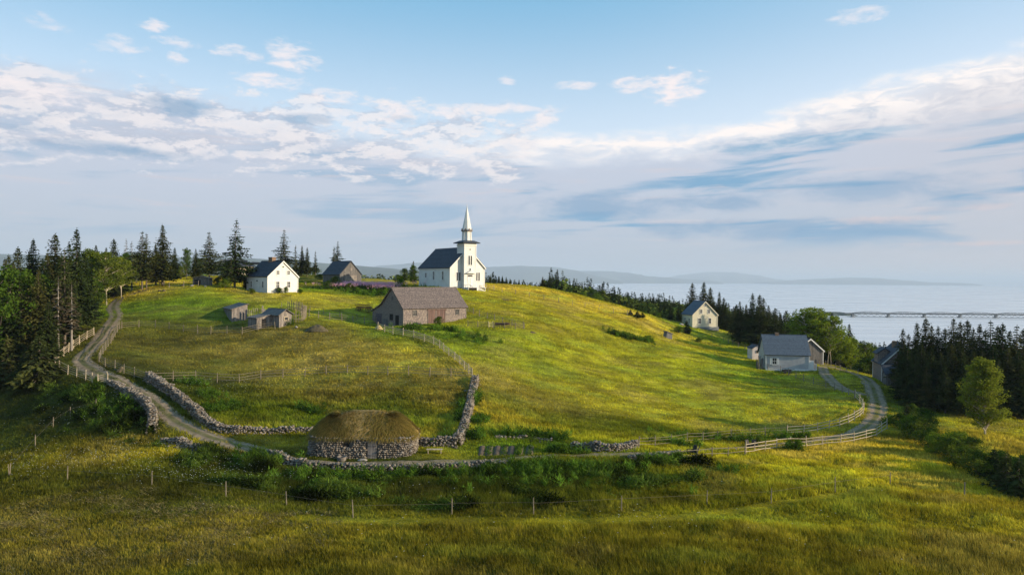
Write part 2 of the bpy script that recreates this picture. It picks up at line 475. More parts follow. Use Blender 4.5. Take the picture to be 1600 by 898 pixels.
M['stonecore'] = mat('earth_packed_stone_core', (0.16, 0.14, 0.12), (0.09, 0.08, 0.07), 0.95, 3)
M['thatch'] = mat('golden_brown_thatch', (0.30, 0.20, 0.065), (0.16, 0.11, 0.04), 0.95, 2.0, 6, bump=0.8, stretch=(3, 3, 1))
M['bark'] = mat('grey_brown_bark', (0.15, 0.12, 0.095), (0.08, 0.065, 0.05), 0.95, 4, bump=0.5)
M['palebark'] = mat('pale_birch_bark', (0.48, 0.42, 0.32), (0.26, 0.22, 0.17), 0.9, 4, bump=0.3)
M['deadwood'] = mat('bleached_dead_wood', (0.30, 0.27, 0.24), (0.18, 0.16, 0.14), 0.9, 4)
M['rust'] = mat('rusty_brown_metal', (0.13, 0.055, 0.035), (0.07, 0.035, 0.028), 0.85, 5)
M['hay'] = mat('pale_yellow_hay', (0.55, 0.42, 0.17), (0.34, 0.25, 0.10), 0.95, 5, bump=0.6)
M['dung'] = mat('brown_manure_and_straw', (0.12, 0.095, 0.05), (0.07, 0.055, 0.03), 0.95, 3, bump=0.6)
M['black'] = mat('black_painted_wood', (0.012, 0.011, 0.011), (0.02, 0.018, 0.018), 0.7, 3)
M['soil'] = mat('bare_garden_soil', (0.12, 0.085, 0.055), (0.075, 0.052, 0.035), 0.95, 6, bump=0.6)
M['slab'] = mat('grey_weathered_slab', (0.16, 0.155, 0.16), (0.11, 0.105, 0.11), 0.9, 3)
M['steel'] = mat('blue_grey_bridge_steel', (0.05, 0.06, 0.07), (0.035, 0.045, 0.05), 0.7, 0.05)
M['concrete'] = mat('bridge_pier_concrete', (0.22, 0.23, 0.24), (0.15, 0.16, 0.17), 0.9, 0.1)
M['beige'] = mat('beige_building_wall', (0.50, 0.42, 0.30), (0.42, 0.36, 0.27), 0.8, 1)
M['flowerpink'] = leaf_mat('pink_fireweed_blossom', None, (0.68, 0.32, 0.44), (0.75, 0.45, 0.52), 1.0, 0.3, 0.0)
M['spruce'] = leaf_mat('spruce_needles', None, (0.026, 0.038, 0.011), (0.070, 0.082, 0.024), 0.45, 0.12, 0.22)
M['sprucebrown'] = leaf_mat('spruce_thin_lichen_twigs', None, (0.05, 0.045, 0.025), (0.085, 0.072, 0.045), 0.6, 0.1, 0.15)
M['leafdark'] = leaf_mat('deciduous_leaves_dark', None, (0.045, 0.080, 0.010), (0.110, 0.150, 0.018), 0.5, 0.35, 0.2)
M['leaflight'] = leaf_mat('deciduous_leaves_light', None, (0.085, 0.14, 0.012), (0.18, 0.24, 0.020), 0.5, 0.4, 0.12)
M['leafolive'] = leaf_mat('deciduous_leaves_olive', None, (0.14, 0.16, 0.016), (0.24, 0.25, 0.028), 0.5, 0.4, 0.1)
M['bushgreen'] = leaf_mat('bright_weed_leaves', None, (0.045, 0.09, 0.012), (0.11, 0.17, 0.02), 0.8, 0.4, 0.2)
M['pinkleaf'] = M['flowerpink']
M['grass'] = leaf_mat('grass_blades', 'tint', trans=0.45)
M['forest'] = leaf_mat('distant_forest_foliage', 'tint', trans=0.1)


# ------------------------------------------------------------------ mesh builders
class MB:
    def __init__(self):
        self.v = []
        self.f = []

    def add(self, vs, fs):
        n = len(self.v)
        self.v += [tuple(p) for p in vs]
        self.f += [tuple(i + n for i in q) for q in fs]
        return self

    def box(self, x0, x1, y0, y1, z0, z1, mtx=None):
        vs = [Vector((x, y, z)) for z in (z0, z1) for (x, y) in ((x0, y0), (x1, y0), (x1, y1), (x0, y1))]
        if mtx is not None:
            vs = [mtx @ q for q in vs]
        return self.add(vs, [(3, 2, 1, 0), (4, 5, 6, 7), (0, 1, 5, 4), (1, 2, 6, 5), (2, 3, 7, 6), (3, 0, 4, 7)])

    def bar(self, a, b, w, t=None):
        a = Vector(a); b = Vector(b)
        t = w if t is None else t
        d = b - a
        L = d.length
        if L < 1e-5:
            return self
        q = d.to_track_quat('X', 'Z').to_matrix().to_4x4()
        return self.box(0, L, -w / 2, w / 2, -t / 2, t / 2, Matrix.Translation(a) @ q)

    def tube(self, pts, rad, n=6, cap=True):
        rings = []
        pts = [Vector(p) for p in pts]
        for i, p in enumerate(pts):
            d = (pts[min(i + 1, len(pts) - 1)] - pts[max(i - 1, 0)]).normalized()
            u = d.orthogonal().normalized()
            if i and rings:
                u = (uprev - d * uprev.dot(d)).normalized()
            uprev = u
            w = d.cross(u)
            r = rad[i] if hasattr(rad, '__len__') else rad
            rings.append([p + (u * math.cos(2 * math.pi * k / n) + w * math.sin(2 * math.pi * k / n)) * r for k in range(n)])
        vs = [q for rg in rings for q in rg]
        fs = []
        for i in range(len(pts) - 1):
            for k in range(n):
                fs.append((i * n + k, i * n + (k + 1) % n, (i + 1) * n + (k + 1) % n, (i + 1) * n + k))
        if cap:
            fs.append(tuple(range(n))[::-1])
            fs.append(tuple((len(pts) - 1) * n + k for k in range(n)))
        return self.add(vs, fs)

    def prism(self, poly, y0, y1):
        """polygon in the xz plane (counter-clockwise seen from -Y) extruded along y"""
        n = len(poly)
        vs = [(x, y0, z) for x, z in poly] + [(x, y1, z) for x, z in poly]
        fs = [tuple(range(n)), tuple(range(2 * n - 1, n - 1, -1))]
        for i in range(n):
            j = (i + 1) % n
            fs.append((i, i + n, j + n, j))
        return self.add(vs, fs)

    def build(self, name, m, parent=None, smooth=False):
        me = bpy.data.meshes.new(name)
        me.from_pydata(self.v, [], self.f)
        me.materials.append(m)
        if smooth:
            me.polygons.foreach_set('use_smooth', [True] * len(me.polygons))
        me.update()
        o = bpy.data.objects.new(name, me)
        COL.objects.link(o)
        if parent is not None:
            o.parent = parent
        return o


def np_mesh(name, V, F, m, tint=None, parent=None, smooth=False):
    """V (n,3), F (k,3 or 4) numpy arrays; tint (n,3) colour per vertex"""
    me = bpy.data.meshes.new(name)
    V = np.ascontiguousarray(V, np.float32)
    F = np.ascontiguousarray(F, np.int32)
    k = F.shape[1]
    me.vertices.add(len(V))
    me.vertices.foreach_set('co', V.ravel())
    me.loops.add(F.size)
    me.loops.foreach_set('vertex_index', F.ravel())
    me.polygons.add(len(F))
    me.polygons.foreach_set('loop_start', np.arange(0, F.size, k, dtype=np.int32))
    if smooth:
        me.polygons.foreach_set('use_smooth', np.ones(len(F), bool))
    me.update(calc_edges=True)
    if tint is not None:
        a = me.color_attributes.new('tint', 'FLOAT_COLOR', 'POINT')
        T = np.ones((len(V), 4), np.float32)
        T[:, :3] = tint
        a.data.foreach_set('color', T.ravel())
    me.materials.append(m)
    o = bpy.data.objects.new(name, me)
    COL.objects.link(o)
    if parent is not None:
        o.parent = parent
    return o


def tag(o, label=None, cat=None, group=None, kind=None):
    if label:
        o['label'] = label
    if cat:
        o['category'] = cat
    if group:
        o['group'] = group
    if kind:
        o['kind'] = kind
    return o


def thing(name, loc, label, cat, group=None, rz=0.0):
    o = bpy.data.objects.new(name, None)
    COL.objects.link(o)
    o.location = loc
    o.rotation_euler = (0, 0, rz)
    o.empty_display_size = 0.3
    return tag(o, label, cat, group)


def dup(o, parent=None):
    c = o.copy()
    COL.objects.link(c)
    if parent is not None:
        c.parent = parent
    for ch in o.children:
        dup(ch, c)
    return c


def polyline(pts, step):
    """terrain points (Vectors) resampled every step metres through a smooth curve"""
    P = np.array([[p.x, p.y] for p in pts])
    out = []
    n = len(P)
    for i in range(n - 1):
        p0 = P[max(i - 1, 0)]; p1 = P[i]; p2 = P[i + 1]; p3 = P[min(i + 2, n - 1)]
        for t in np.linspace(0, 1, 14, endpoint=False):
            out.append(0.5 * ((2 * p1) + (-p0 + p2) * t + (2 * p0 - 5 * p1 + 4 * p2 - p3) * t * t + (-p0 + 3 * p1 - 3 * p2 + p3) * t ** 3))
    out.append(P[-1])
    C = np.array(out)
    s = np.concatenate([[0], np.cumsum(np.linalg.norm(np.diff(C, axis=0), axis=1))])
    k = max(1, int(round(s[-1] / step)))
    t = np.linspace(0, s[-1], k + 1)
    return np.stack([np.interp(t, s, C[:, 0]), np.interp(t, s, C[:, 1])], -1)


def pix(lst):
    return [at(a, b) for a, b in lst]


# ------------------------------------------------------------------ colour of the ground cover
OLIVE = (0.345, 0.325, 0.017)
GOLD = (0.47, 0.375, 0.036)
DRY = (0.34, 0.285, 0.050)
LUSH = (0.12, 0.235, 0.010)
BRIGHT = (0.30, 0.36, 0.013)
DARK = (0.042, 0.060, 0.009)  # dark undergrowth green; also paints the shade on the lower left slope
WEED = (0.065, 0.110, 0.010)
MEAD_SHADE = (0.088, 0.088, 0.009)  # meadow green darkened, the dimmer light of the foreground put into its colour
BROWN = (0.155, 0.135, 0.024)
ZONES = [  # x, y in the photo, radius across and in depth (m), colour, weight
    (300, 478, 16, 8, LUSH, 1.6), (350, 455, 26, 5, OLIVE, 1.2), (480, 470, 12, 8, GOLD, .9), (560, 475, 10, 5, LUSH, .6), (560, 490, 8, 5, BRIGHT, .6), (470, 520, 25, 6, BROWN, .8), (300, 528, 22, 6, BROWN, 1.4), (230, 530, 9, 8, WEED, .7),
    (300, 562, 25, 6, DRY, 1.6), (520, 555, 22, 9, DRY, .9), (620, 555, 12, 8, GOLD, .7), (350, 610, 10, 5, WEED, 1.3), (480, 610, 18, 5, BROWN, 1.1), (620, 610, 16, 5, BROWN, 1.3), (400, 655, 12, 4, LUSH, 1.2), (600, 640, 10, 4, WEED, .6), (340, 640, 5, 4, BRIGHT, 1.0), (690, 680, 3, 2, GOLD, 2),
    (720, 530, 12, 8, LUSH, 2.2), (760, 550, 8, 5, BRIGHT, 1.6), (680, 520, 10, 3, LUSH, 1.5), (840, 480, 20, 10, OLIVE, 1), (900, 520, 20, 16, OLIVE, 1.2), (1000, 500, 18, 8, GOLD, 1.0), (800, 452, 12, 6, GOLD, 1.4), (860, 460, 16, 4, GOLD, 1.4), (900, 580, 18, 10, OLIVE, 1.2), (1100, 590, 22, 14, BRIGHT, 1.0), (1150, 540, 14, 8, BRIGHT, 1.1),
    (820, 620, 10, 6, BROWN, .8), (950, 660, 12, 5, WEED, .7), (760, 640, 5, 8, GOLD, .6), (1000, 640, 12, 6, OLIVE, 1.0), (1250, 620, 14, 9, OLIVE, 1.0), (1150, 680, 22, 3, WEED, .9), (1120, 525, 12, 4, BRIGHT, 1.5), (1230, 555, 8, 4, WEED, .8), (1320, 565, 8, 8, BRIGHT, 1.2), (1300, 600, 5, 5, DRY, .7), (1440, 630, 9, 6, WEED, 1.5),
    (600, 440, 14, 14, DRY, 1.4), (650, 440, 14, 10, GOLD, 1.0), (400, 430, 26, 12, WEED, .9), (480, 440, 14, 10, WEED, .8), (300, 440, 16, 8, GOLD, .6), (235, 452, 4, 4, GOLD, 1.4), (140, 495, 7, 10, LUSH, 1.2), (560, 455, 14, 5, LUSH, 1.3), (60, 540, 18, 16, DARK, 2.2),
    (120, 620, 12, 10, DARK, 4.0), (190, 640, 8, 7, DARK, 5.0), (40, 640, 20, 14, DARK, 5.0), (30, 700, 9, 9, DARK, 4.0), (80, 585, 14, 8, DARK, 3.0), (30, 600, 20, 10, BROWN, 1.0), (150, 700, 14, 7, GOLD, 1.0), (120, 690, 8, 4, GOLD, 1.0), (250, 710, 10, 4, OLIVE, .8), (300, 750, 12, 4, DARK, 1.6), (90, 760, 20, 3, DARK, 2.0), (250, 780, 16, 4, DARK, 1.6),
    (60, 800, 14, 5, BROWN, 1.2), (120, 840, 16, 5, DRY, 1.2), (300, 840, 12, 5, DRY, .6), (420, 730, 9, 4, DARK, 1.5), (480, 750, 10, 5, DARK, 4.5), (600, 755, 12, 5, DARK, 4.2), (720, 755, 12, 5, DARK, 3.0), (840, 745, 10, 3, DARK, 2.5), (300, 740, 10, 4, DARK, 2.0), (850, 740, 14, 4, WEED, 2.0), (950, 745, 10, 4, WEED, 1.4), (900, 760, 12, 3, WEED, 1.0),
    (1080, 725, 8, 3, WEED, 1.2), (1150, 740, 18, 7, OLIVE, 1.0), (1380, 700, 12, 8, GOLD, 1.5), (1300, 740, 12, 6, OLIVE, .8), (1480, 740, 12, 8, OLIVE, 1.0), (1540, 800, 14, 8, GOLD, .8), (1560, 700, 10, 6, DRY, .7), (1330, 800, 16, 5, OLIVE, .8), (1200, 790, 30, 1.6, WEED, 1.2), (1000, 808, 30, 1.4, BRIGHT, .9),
    (250, 860, 60, 11, MEAD_SHADE, 2.2), (800, 870, 60, 11, MEAD_SHADE, 1.6), (1250, 870, 40, 10, MEAD_SHADE, .5), (500, 765, 50, 5, MEAD_SHADE, .9), (40, 640, 22, 16, DARK, 1.5),
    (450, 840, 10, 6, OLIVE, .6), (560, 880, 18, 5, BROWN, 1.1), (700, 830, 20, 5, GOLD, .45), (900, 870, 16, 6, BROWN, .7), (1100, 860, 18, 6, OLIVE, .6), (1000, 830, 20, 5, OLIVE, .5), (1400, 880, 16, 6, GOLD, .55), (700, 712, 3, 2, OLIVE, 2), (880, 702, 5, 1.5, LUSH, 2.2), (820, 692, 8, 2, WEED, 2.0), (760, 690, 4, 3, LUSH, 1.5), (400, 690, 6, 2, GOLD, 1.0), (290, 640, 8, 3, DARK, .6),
]
_Z = []
for (a_, b_, rx_, ry_, c_, w_) in ZONES:
    p_ = at(a_, b_)
    _Z.append((p_.x, p_.y, rx_, ry_, c_, w_))


def vnoise(x, y, s, seed=0):
    """smooth value noise in 0..1"""
    x = np.asarray(x) / s + seed * 17.3
    y = np.asarray(y) / s + seed * 9.1
    xi = np.floor(x).astype(np.int64); yi = np.floor(y).astype(np.int64)
    fx = x - xi; fy = y - yi
    fx = fx * fx * (3 - 2 * fx); fy = fy * fy * (3 - 2 * fy)

    def hs(i, j):
        k = (i * 374761393 + j * 668265263 + seed * 144665) & 0x7fffffff
        k = ((k ^ (k >> 13)) * 1274126177) & 0x7fffffff
        return ((k ^ (k >> 16)) & 0xffff) / 65535.0
    return (hs(xi, yi) * (1 - fx) + hs(xi + 1, yi) * fx) * (1 - fy) + (hs(xi, yi + 1) * (1 - fx) + hs(xi + 1, yi + 1) * fx) * fy


def fbm(x, y, s, seed=0, o=4):
    t = 0; a = 1; n = 0
    for k in range(o):
        t = t + a * vnoise(x, y, s / 2 ** k, seed + k); n += a; a *= 0.55
    return t / n


_TR = polyline(pix([(470, 806), (560, 814), (700, 813), (850, 813), (1000, 810), (1100, 803), (1200, 791), (1300, 776), (1370, 764)]), .5)


def track_dist(x, y):
    x = np.asarray(x, float); y = np.asarray(y, float)
    d = np.full(x.shape, 99.0)
    m_ = (y > 50) & (y < 80) & (np.abs(x) < 60)
    if m_.any():
        xm, ym = x[m_], y[m_]
        dm = np.full(xm.shape, 99.0)
        for p_ in _TR:
            dm = np.minimum(dm, np.hypot(xm - p_[0], ym - p_[1]))
        d[m_] = dm
    return d


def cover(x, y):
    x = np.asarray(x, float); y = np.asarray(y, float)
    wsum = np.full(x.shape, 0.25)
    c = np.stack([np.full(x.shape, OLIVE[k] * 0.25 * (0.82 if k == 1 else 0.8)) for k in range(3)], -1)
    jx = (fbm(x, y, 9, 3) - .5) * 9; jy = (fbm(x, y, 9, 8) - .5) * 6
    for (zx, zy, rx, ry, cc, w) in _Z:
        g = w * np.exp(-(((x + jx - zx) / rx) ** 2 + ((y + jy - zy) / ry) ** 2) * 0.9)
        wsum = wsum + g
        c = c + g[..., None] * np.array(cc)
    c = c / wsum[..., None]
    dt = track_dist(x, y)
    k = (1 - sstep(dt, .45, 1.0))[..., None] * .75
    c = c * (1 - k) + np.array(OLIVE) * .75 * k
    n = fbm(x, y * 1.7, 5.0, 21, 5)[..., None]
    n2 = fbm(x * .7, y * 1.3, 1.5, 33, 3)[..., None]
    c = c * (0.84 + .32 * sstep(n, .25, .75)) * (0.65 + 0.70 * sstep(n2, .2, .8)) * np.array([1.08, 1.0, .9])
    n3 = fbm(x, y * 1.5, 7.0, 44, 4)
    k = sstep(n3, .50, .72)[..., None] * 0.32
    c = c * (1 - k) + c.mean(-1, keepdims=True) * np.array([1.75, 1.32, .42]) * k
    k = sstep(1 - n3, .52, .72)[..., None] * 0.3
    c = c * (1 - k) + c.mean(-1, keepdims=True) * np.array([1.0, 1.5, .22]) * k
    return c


# ------------------------------------------------------------------ ground sheet
def axis(a, b, fine, grow, lim0, lim1):
    v = list(np.arange(a, b + fine * .5, fine))
    s = fine
    while v[-1] < lim1:
        s *= grow; v.append(v[-1] + s)
    s = fine
    while v[0] > lim0:
        s *= grow; v.insert(0, v[0] - s)
    return np.array(v)


def grid_faces(nx, ny):
    i, j = np.meshgrid(np.arange(nx - 1), np.arange(ny - 1))
    a = (j * nx + i).ravel()
    return np.stack([a, a + 1, a + nx + 1, a + nx], -1)


gx = axis(-125, 125, 0.8, 1.10, -9000, 4000)
gy = axis(38, 240, 0.8, 1.10, -500, 9000)
GX, GY = np.meshgrid(gx, gy)
GZ = h(GX, GY)
V = np.stack([GX.ravel(), GY.ravel(), GZ.ravel()], -1)
m, g = new_mat('meadow_ground')
a = g.n('ShaderNodeAttribute', attribute_name='tint')
tc = g.n('ShaderNodeTexCoord')
n1 = g.noise(tc.outputs['Object'], 2.2, 6, 0.65)
n2 = g.noise(tc.outputs['Object'], 0.35, 5, 0.6)
v1 = g.m('MULTIPLY', g.m('ADD', 0.45, g.m('MULTIPLY', n1, 1.1)), g.m('ADD', 0.6, g.m('MULTIPLY', n2, 0.8)))
cc = g.n('ShaderNodeCombineColor')
for k in range(3):
    g.put(cc.inputs[k], v1)
c = g.mix(1.0, a.outputs['Color'], cc.outputs[0], 'MULTIPLY')
b = g.n('ShaderNodeBsdfPrincipled')
g.put(b.inputs['Base Color'], c)
b.inputs['Roughness'].default_value = 0.95
b.inputs['Specular IOR Level'].default_value = 0.1
bn = g.n('ShaderNodeBump')
bn.inputs['Strength'].default_value = 0.9
bn.inputs['Distance'].default_value = 0.6
g.put(bn.inputs['Height'], g.m('ADD', n1, g.m('MULTIPLY', g.noise(tc.outputs['Object'], 7.0, 4, 0.7), 0.5)))
g.t.links.new(bn.outputs[0], b.inputs['Normal'])
o = g.n('ShaderNodeOutputMaterial')
g.t.links.new(b.outputs[0], o.inputs[0])
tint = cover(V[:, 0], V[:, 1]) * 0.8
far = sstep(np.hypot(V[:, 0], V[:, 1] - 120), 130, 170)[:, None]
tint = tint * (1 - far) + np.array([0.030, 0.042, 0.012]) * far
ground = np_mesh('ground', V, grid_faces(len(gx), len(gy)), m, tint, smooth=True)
tag(ground, 'grassy hillside of meadow and pasture', 'ground', kind='structure')

# ------------------------------------------------------------------ lake
SEA = -81.0
m, g = new_mat('lake_water')
tc = g.n('ShaderNodeTexCoord')
mp = g.n('ShaderNodeMapping')
mp.inputs['Scale'].default_value = (0.004, 0.02, 1)
g.t.links.new(tc.outputs['Object'], mp.inputs[0])
nz = g.noise(mp.outputs[0], 1.0, 5, 0.6)
b = g.n('ShaderNodeBsdfPrincipled')
g.put(b.inputs['Base Color'], g.mix(g.ss(nz, .35, .65), (0.52, 0.51, 0.53), (0.66, 0.62, 0.61)))  # pale base colour stands in for sky reflected off the waves
g.put(b.inputs['Roughness'], g.m('ADD', 0.16, g.m('MULTIPLY', nz, 0.25)))
b.inputs['Specular IOR Level'].default_value = 0.8
bn = g.n('ShaderNodeBump')
bn.inputs['Strength'].default_value = 0.25
bn.inputs['Distance'].default_value = 1.0
mp2 = g.n('ShaderNodeMapping')
mp2.inputs['Scale'].default_value = (0.15, 0.3, 1)
g.t.links.new(tc.outputs['Object'], mp2.inputs[0])
g.put(bn.inputs['Height'], g.noise(mp2.outputs[0], 1.0, 4, 0.6))
g.t.links.new(bn.outputs[0], b.inputs['Normal'])
o = g.n('ShaderNodeOutputMaterial')
g.t.links.new(b.outputs[0], o.inputs[0])
lk = MB().add([(-40000, -3000, SEA), (40000, -3000, SEA), (40000, 46000, SEA), (-40000, 46000, SEA)], [(0, 1, 2, 3)]).build('lake_water', m)
tag(lk, 'calm pale lake beyond the hill', 'lake', kind='structure')

# far wooded shores, each a closed ridge with its own distance
M['farhill'] = mat('far_wooded_hill', (0.030, 0.045, 0.030), (0.055, 0.070, 0.035), 0.95, 0.004, 6)


def far_ridge(name, D, depth, prof, label):
    n = 90
    pxs = np.linspace(prof[0][0], prof[-1][0], n)
    tops = np.interp(pxs, [p[0] for p in prof], [p[1] for p in prof])
    rows = 9
    V = []
    for j in range(rows):
        t = j / (rows - 1)
        for i in range(n):
            rr = ray(pxs[i], tops[i])
            dd = D + depth * (t - .5)
            x = rr[0] * dd if j else rr[0] * dd
            x = ray(pxs[i], 440)[0] * D * (1 + 0.0 * t)
            zt = rr[2] * D
            prof_t = math.sin(math.pi * min(max(t, 0), 1)) ** 0.7
            z = (SEA - 10) + (zt - SEA + 10) * prof_t
            z += (zt - SEA) * 0.05 * math.sin(i * 0.9 + j * 2.1) * prof_t * (0 if j == rows // 2 else 1)
            V.append((x, dd + 0.04 * depth * math.sin(i * .35 + 1), z))
    F = grid_faces(n, rows)
    o = np_mesh(name, np.array(V), F, M['farhill'], smooth=True)
    return tag(o, label, 'hills', kind='structure')


far_ridge('hills', 8000, 2600, [(-500, 420), (-300, 405), (-100, 398), (40, 397), (180, 404), (300, 403), (345, 401), (400, 404), (480, 409), (560, 415), (620, 420), (680, 427), (740, 437)], 'long wooded ridge behind the white house')
far_ridge('hills', 19000, 3500, [(420, 436), (520, 425), (600, 415), (655, 410), (700, 414), (760, 417), (810, 415.5), (870, 417), (905, 424), (930, 431), (960, 437.5)], 'blue wooded hill right behind the church')
far_ridge('hills', 23000, 3500, [(850, 430), (905, 423), (955, 423.5), (985, 426.5), (1010, 431), (1060, 435), (1110, 438.5)], 'faint blue headland past the church hill')
far_ridge('hills', 30000, 3500, [(1020, 438), (1060, 430), (1105, 425), (1150, 425.5), (1185, 431), (1210, 436), (1240, 440)], 'faintest blue rounded hill across the lake')
far_ridge('hills', 25000, 3000, [(1195, 441), (1240, 437.5), (1290, 435), (1330, 433.5), (1370, 434.5), (1410, 438), (1450, 441), (1500, 442)], 'low flat blue shore across the lake')
far_ridge('hills', 1750, 120, [(1240, 492), (1262, 488), (1290, 487), (1312, 487), (1328, 489.5), (1338, 493)], 'low dark headland where the bridge starts')

# ------------------------------------------------------------------ dirt lanes, draped over the ground
m, g = new_mat('dirt_lane')
a = g.n('ShaderNodeAttribute', attribute_name='tint')
sp = g.n('ShaderNodeSeparateColor')
g.t.links.new(a.outputs['Color'], sp.inputs[0])
tc = g.n('ShaderNodeTexCoord')
n1 = g.noise(tc.outputs['Object'], 1.6, 6, 0.65)
n2 = g.noise(tc.outputs['Object'], 0.5, 4, 0.6)
dirt = g.mix(g.ss(n1, .3, .7), (0.30, 0.225, 0.155), (0.17, 0.125, 0.085))
grs = g.mix(g.ss(n1, .3, .7), (0.12, 0.115, 0.03), (0.07, 0.075, 0.02))
off = g.m('ABSOLUTE', sp.outputs[0])                       # 0 centre .. 1 edge
ctr = g.m('SUBTRACT', 1.0, g.ss(g.m('ADD', off, g.m('MULTIPLY', g.m('SUBTRACT', n1, .5), .5)), 0.10, 0.32))
edg = g.ss(g.m('ADD', off, g.m('MULTIPLY', g.m('SUBTRACT', n1, .5), 1.3)), 0.60, 0.95)
gr = g.m('MAXIMUM', g.m('MULTIPLY', ctr, g.m('MULTIPLY', sp.outputs[1], g.ss(n2, .22, .48))), g.m('MULTIPLY', edg, 0.95))
b = g.n('ShaderNodeBsdfPrincipled')
g.put(b.inputs['Base Color'], g.mix(gr, dirt, grs))
b.inputs['Roughness'].default_value = 0.95
b.inputs['Specular IOR Level'].default_value = 0.1
bn = g.n('ShaderNodeBump')
bn.inputs['Strength'].default_value = 0.7
bn.inputs['Distance'].default_value = 0.12
g.put(bn.inputs['Height'], n1)
g.t.links.new(bn.outputs[0], b.inputs['Normal'])
o = g.n('ShaderNodeOutputMaterial')
g.t.links.new(b.outputs[0], o.inputs[0])
M['lane'] = m
LANES = []


def lane(name, pts, width, grass, label, cat='lane', lift=0.07):
    C = polyline(pix(pts), 0.8)
    n = len(C)
    T = np.gradient(C, axis=0)
    T /= np.linalg.norm(T, axis=1)[:, None] + 1e-9
    N = np.stack([-T[:, 1], T[:, 0]], -1)
    w = np.interp(np.linspace(0, 1, n), np.linspace(0, 1, len(width)), width)
    cols = 9
    V = []; tint = []
    for j in range(cols):
        s = -1 + 2 * j / (cols - 1)
        ww = w / 2 * (1 + 0.16 * (fbm(C[:, 0] + s * 50, C[:, 1], 2.5, 5) - .5))
        P = C + N * (s * ww)[:, None]
        z = h(P[:, 0], P[:, 1]) + lift - (0.16 if abs(s) > .99 else 0) - 0.03 * math.exp(-((abs(s) - .55) / .2) ** 2)
        V.append(np.stack([P[:, 0], P[:, 1], z], -1))
        tint.append(np.tile([abs(s), grass, 0.0], (n, 1)))
    V = np.stack(V, 1).reshape(-1, 3)
    tint = np.stack(tint, 1).reshape(-1, 3)
    F = grid_faces(cols, n)[:, ::-1]
    o = np_mesh(name, V, F, M['lane'], tint, smooth=True)
    LANES.append((C, w))
    return tag(o, label, cat, kind='structure')


lane('road', [(232, 452), (205, 460), (188, 466), (177, 480), (181, 495), (163, 520), (142, 545), (128, 563), (150, 581), (190, 598), (225, 617), (255, 641), (285, 664), (330, 684), (375, 696), (415, 706), (440, 712)], [2.8, 3.0, 2.9, 3.0, 3.0, 2.8, 2.4], 0.8, 'winding dirt road down the left side of the hill', lift=0.07)
lane('path', [(436, 714), (480, 722), (560, 724.5), (640, 723), (720, 721), (800, 717), (900, 713), (1000, 709), (1100, 704), (1200, 697), (1250, 692)], [1.3, 1.2, 1.2, 1.3, 1.5, 2.2], 0.35, 'narrow worn track in front of the stone hut', 'path', lift=0.11)
lane('road', [(1235, 694), (1290, 687), (1340, 675), (1366, 655), (1371, 634), (1364, 607), (1350, 590), (1322, 580), (1292, 572), (1272, 566)], [2.2, 2.8, 3.5, 3.5, 3.4, 2.8], 0.75, 'two-track gravel road beside the dark spruces', lift=0.09)
lane('path', [(1285, 573), (1290, 585), (1305, 600), (1325, 611), (1352, 618)], [2.2, 2.8, 2.4], 0.4, 'bare gravel drive leading to the grey house', 'drive', lift=0.13)


def on_lane(x, y, extra=0.0):
    r = np.zeros(np.shape(x), bool)
    for C, w in LANES:
        for i in range(0, len(C), 1):
            m_ = ((x - C[i, 0]) ** 2 + (y - C[i, 1]) ** 2) < (w[i] / 2 * 0.86 + extra) ** 2
            r |= m_
    return r

# ------------------------------------------------------------------ buildings
def fit(pc, pr, pl, th, corner='left', D=None):
    """near corner pc=(x,y) in the photo, px of the far end of the right face and of the left face; th = azimuth of the right face's normal (deg to the right of towards the viewer).
    returns corner position, length of right face, length of left face"""
    p = at(*pc)
    t = R(th)
    c, s = math.cos(t), math.sin(t)
    kr = ray(pr, 445)[0]; kl = ray(pl, 445)[0]
    Wr = (kr * p.y - p.x) / (c - kr * s)
    Ll = (p.x - kl * p.y) / (s + kl * c)
    return p, Wr, Ll


def window(parent, face, u, z, w, hh, frame=0.09, mullion=True, m=None, sill=True, pairs=False):
    """face = function(u, out, z) -> local point; a pane with a frame and sill under it"""
    def quad_box(mb, u0, u1, o0, o1, z0, z1):
        vs = [face(a, o, b) for b in (z0, z1) for (a, o) in ((u0, o1), (u1, o1), (u1, o0), (u0, o0))]
        mb.add(vs, [(3, 2, 1, 0), (4, 5, 6, 7), (0, 1, 5, 4), (1, 2, 6, 5), (2, 3, 7, 6), (3, 0, 4, 7)])
    mb = MB()
    quad_box(mb, u - w / 2, u + w / 2, -0.03, 0.022, z - hh / 2, z + hh / 2)
    pane = mb.build('window', M['glass'], parent)
    mb = MB()
    f = frame
    quad_box(mb, u - w / 2 - f, u - w / 2, 0.0, 0.07, z - hh / 2 - f, z + hh / 2 + f)
    quad_box(mb, u + w / 2, u + w / 2 + f, 0.0, 0.07, z - hh / 2 - f, z + hh / 2 + f)
    quad_box(mb, u - w / 2, u + w / 2, 0.0, 0.07, z + hh / 2, z + hh / 2 + f)
    quad_box(mb, u - w / 2, u + w / 2, 0.0, 0.07, z - hh / 2 - f, z - hh / 2)
    if mullion:
        quad_box(mb, u - w / 2, u + w / 2, 0.024, 0.055, z - 0.03, z + 0.03)
        quad_box(mb, u - 0.02, u + 0.02, 0.024, 0.05, z - hh / 2, z + hh / 2)
    mb.build('frame', m or M['trimwhite'], pane)
    if sill:
        mb = MB()
        quad_box(mb, u - w / 2 - f * 1.5, u + w / 2 + f * 1.5, 0.0, 0.13, z - hh / 2 - f - 0.06, z - hh / 2 - f - 0.002)
        mb.build('sill', m or M['trimwhite'], pane)
    return pane


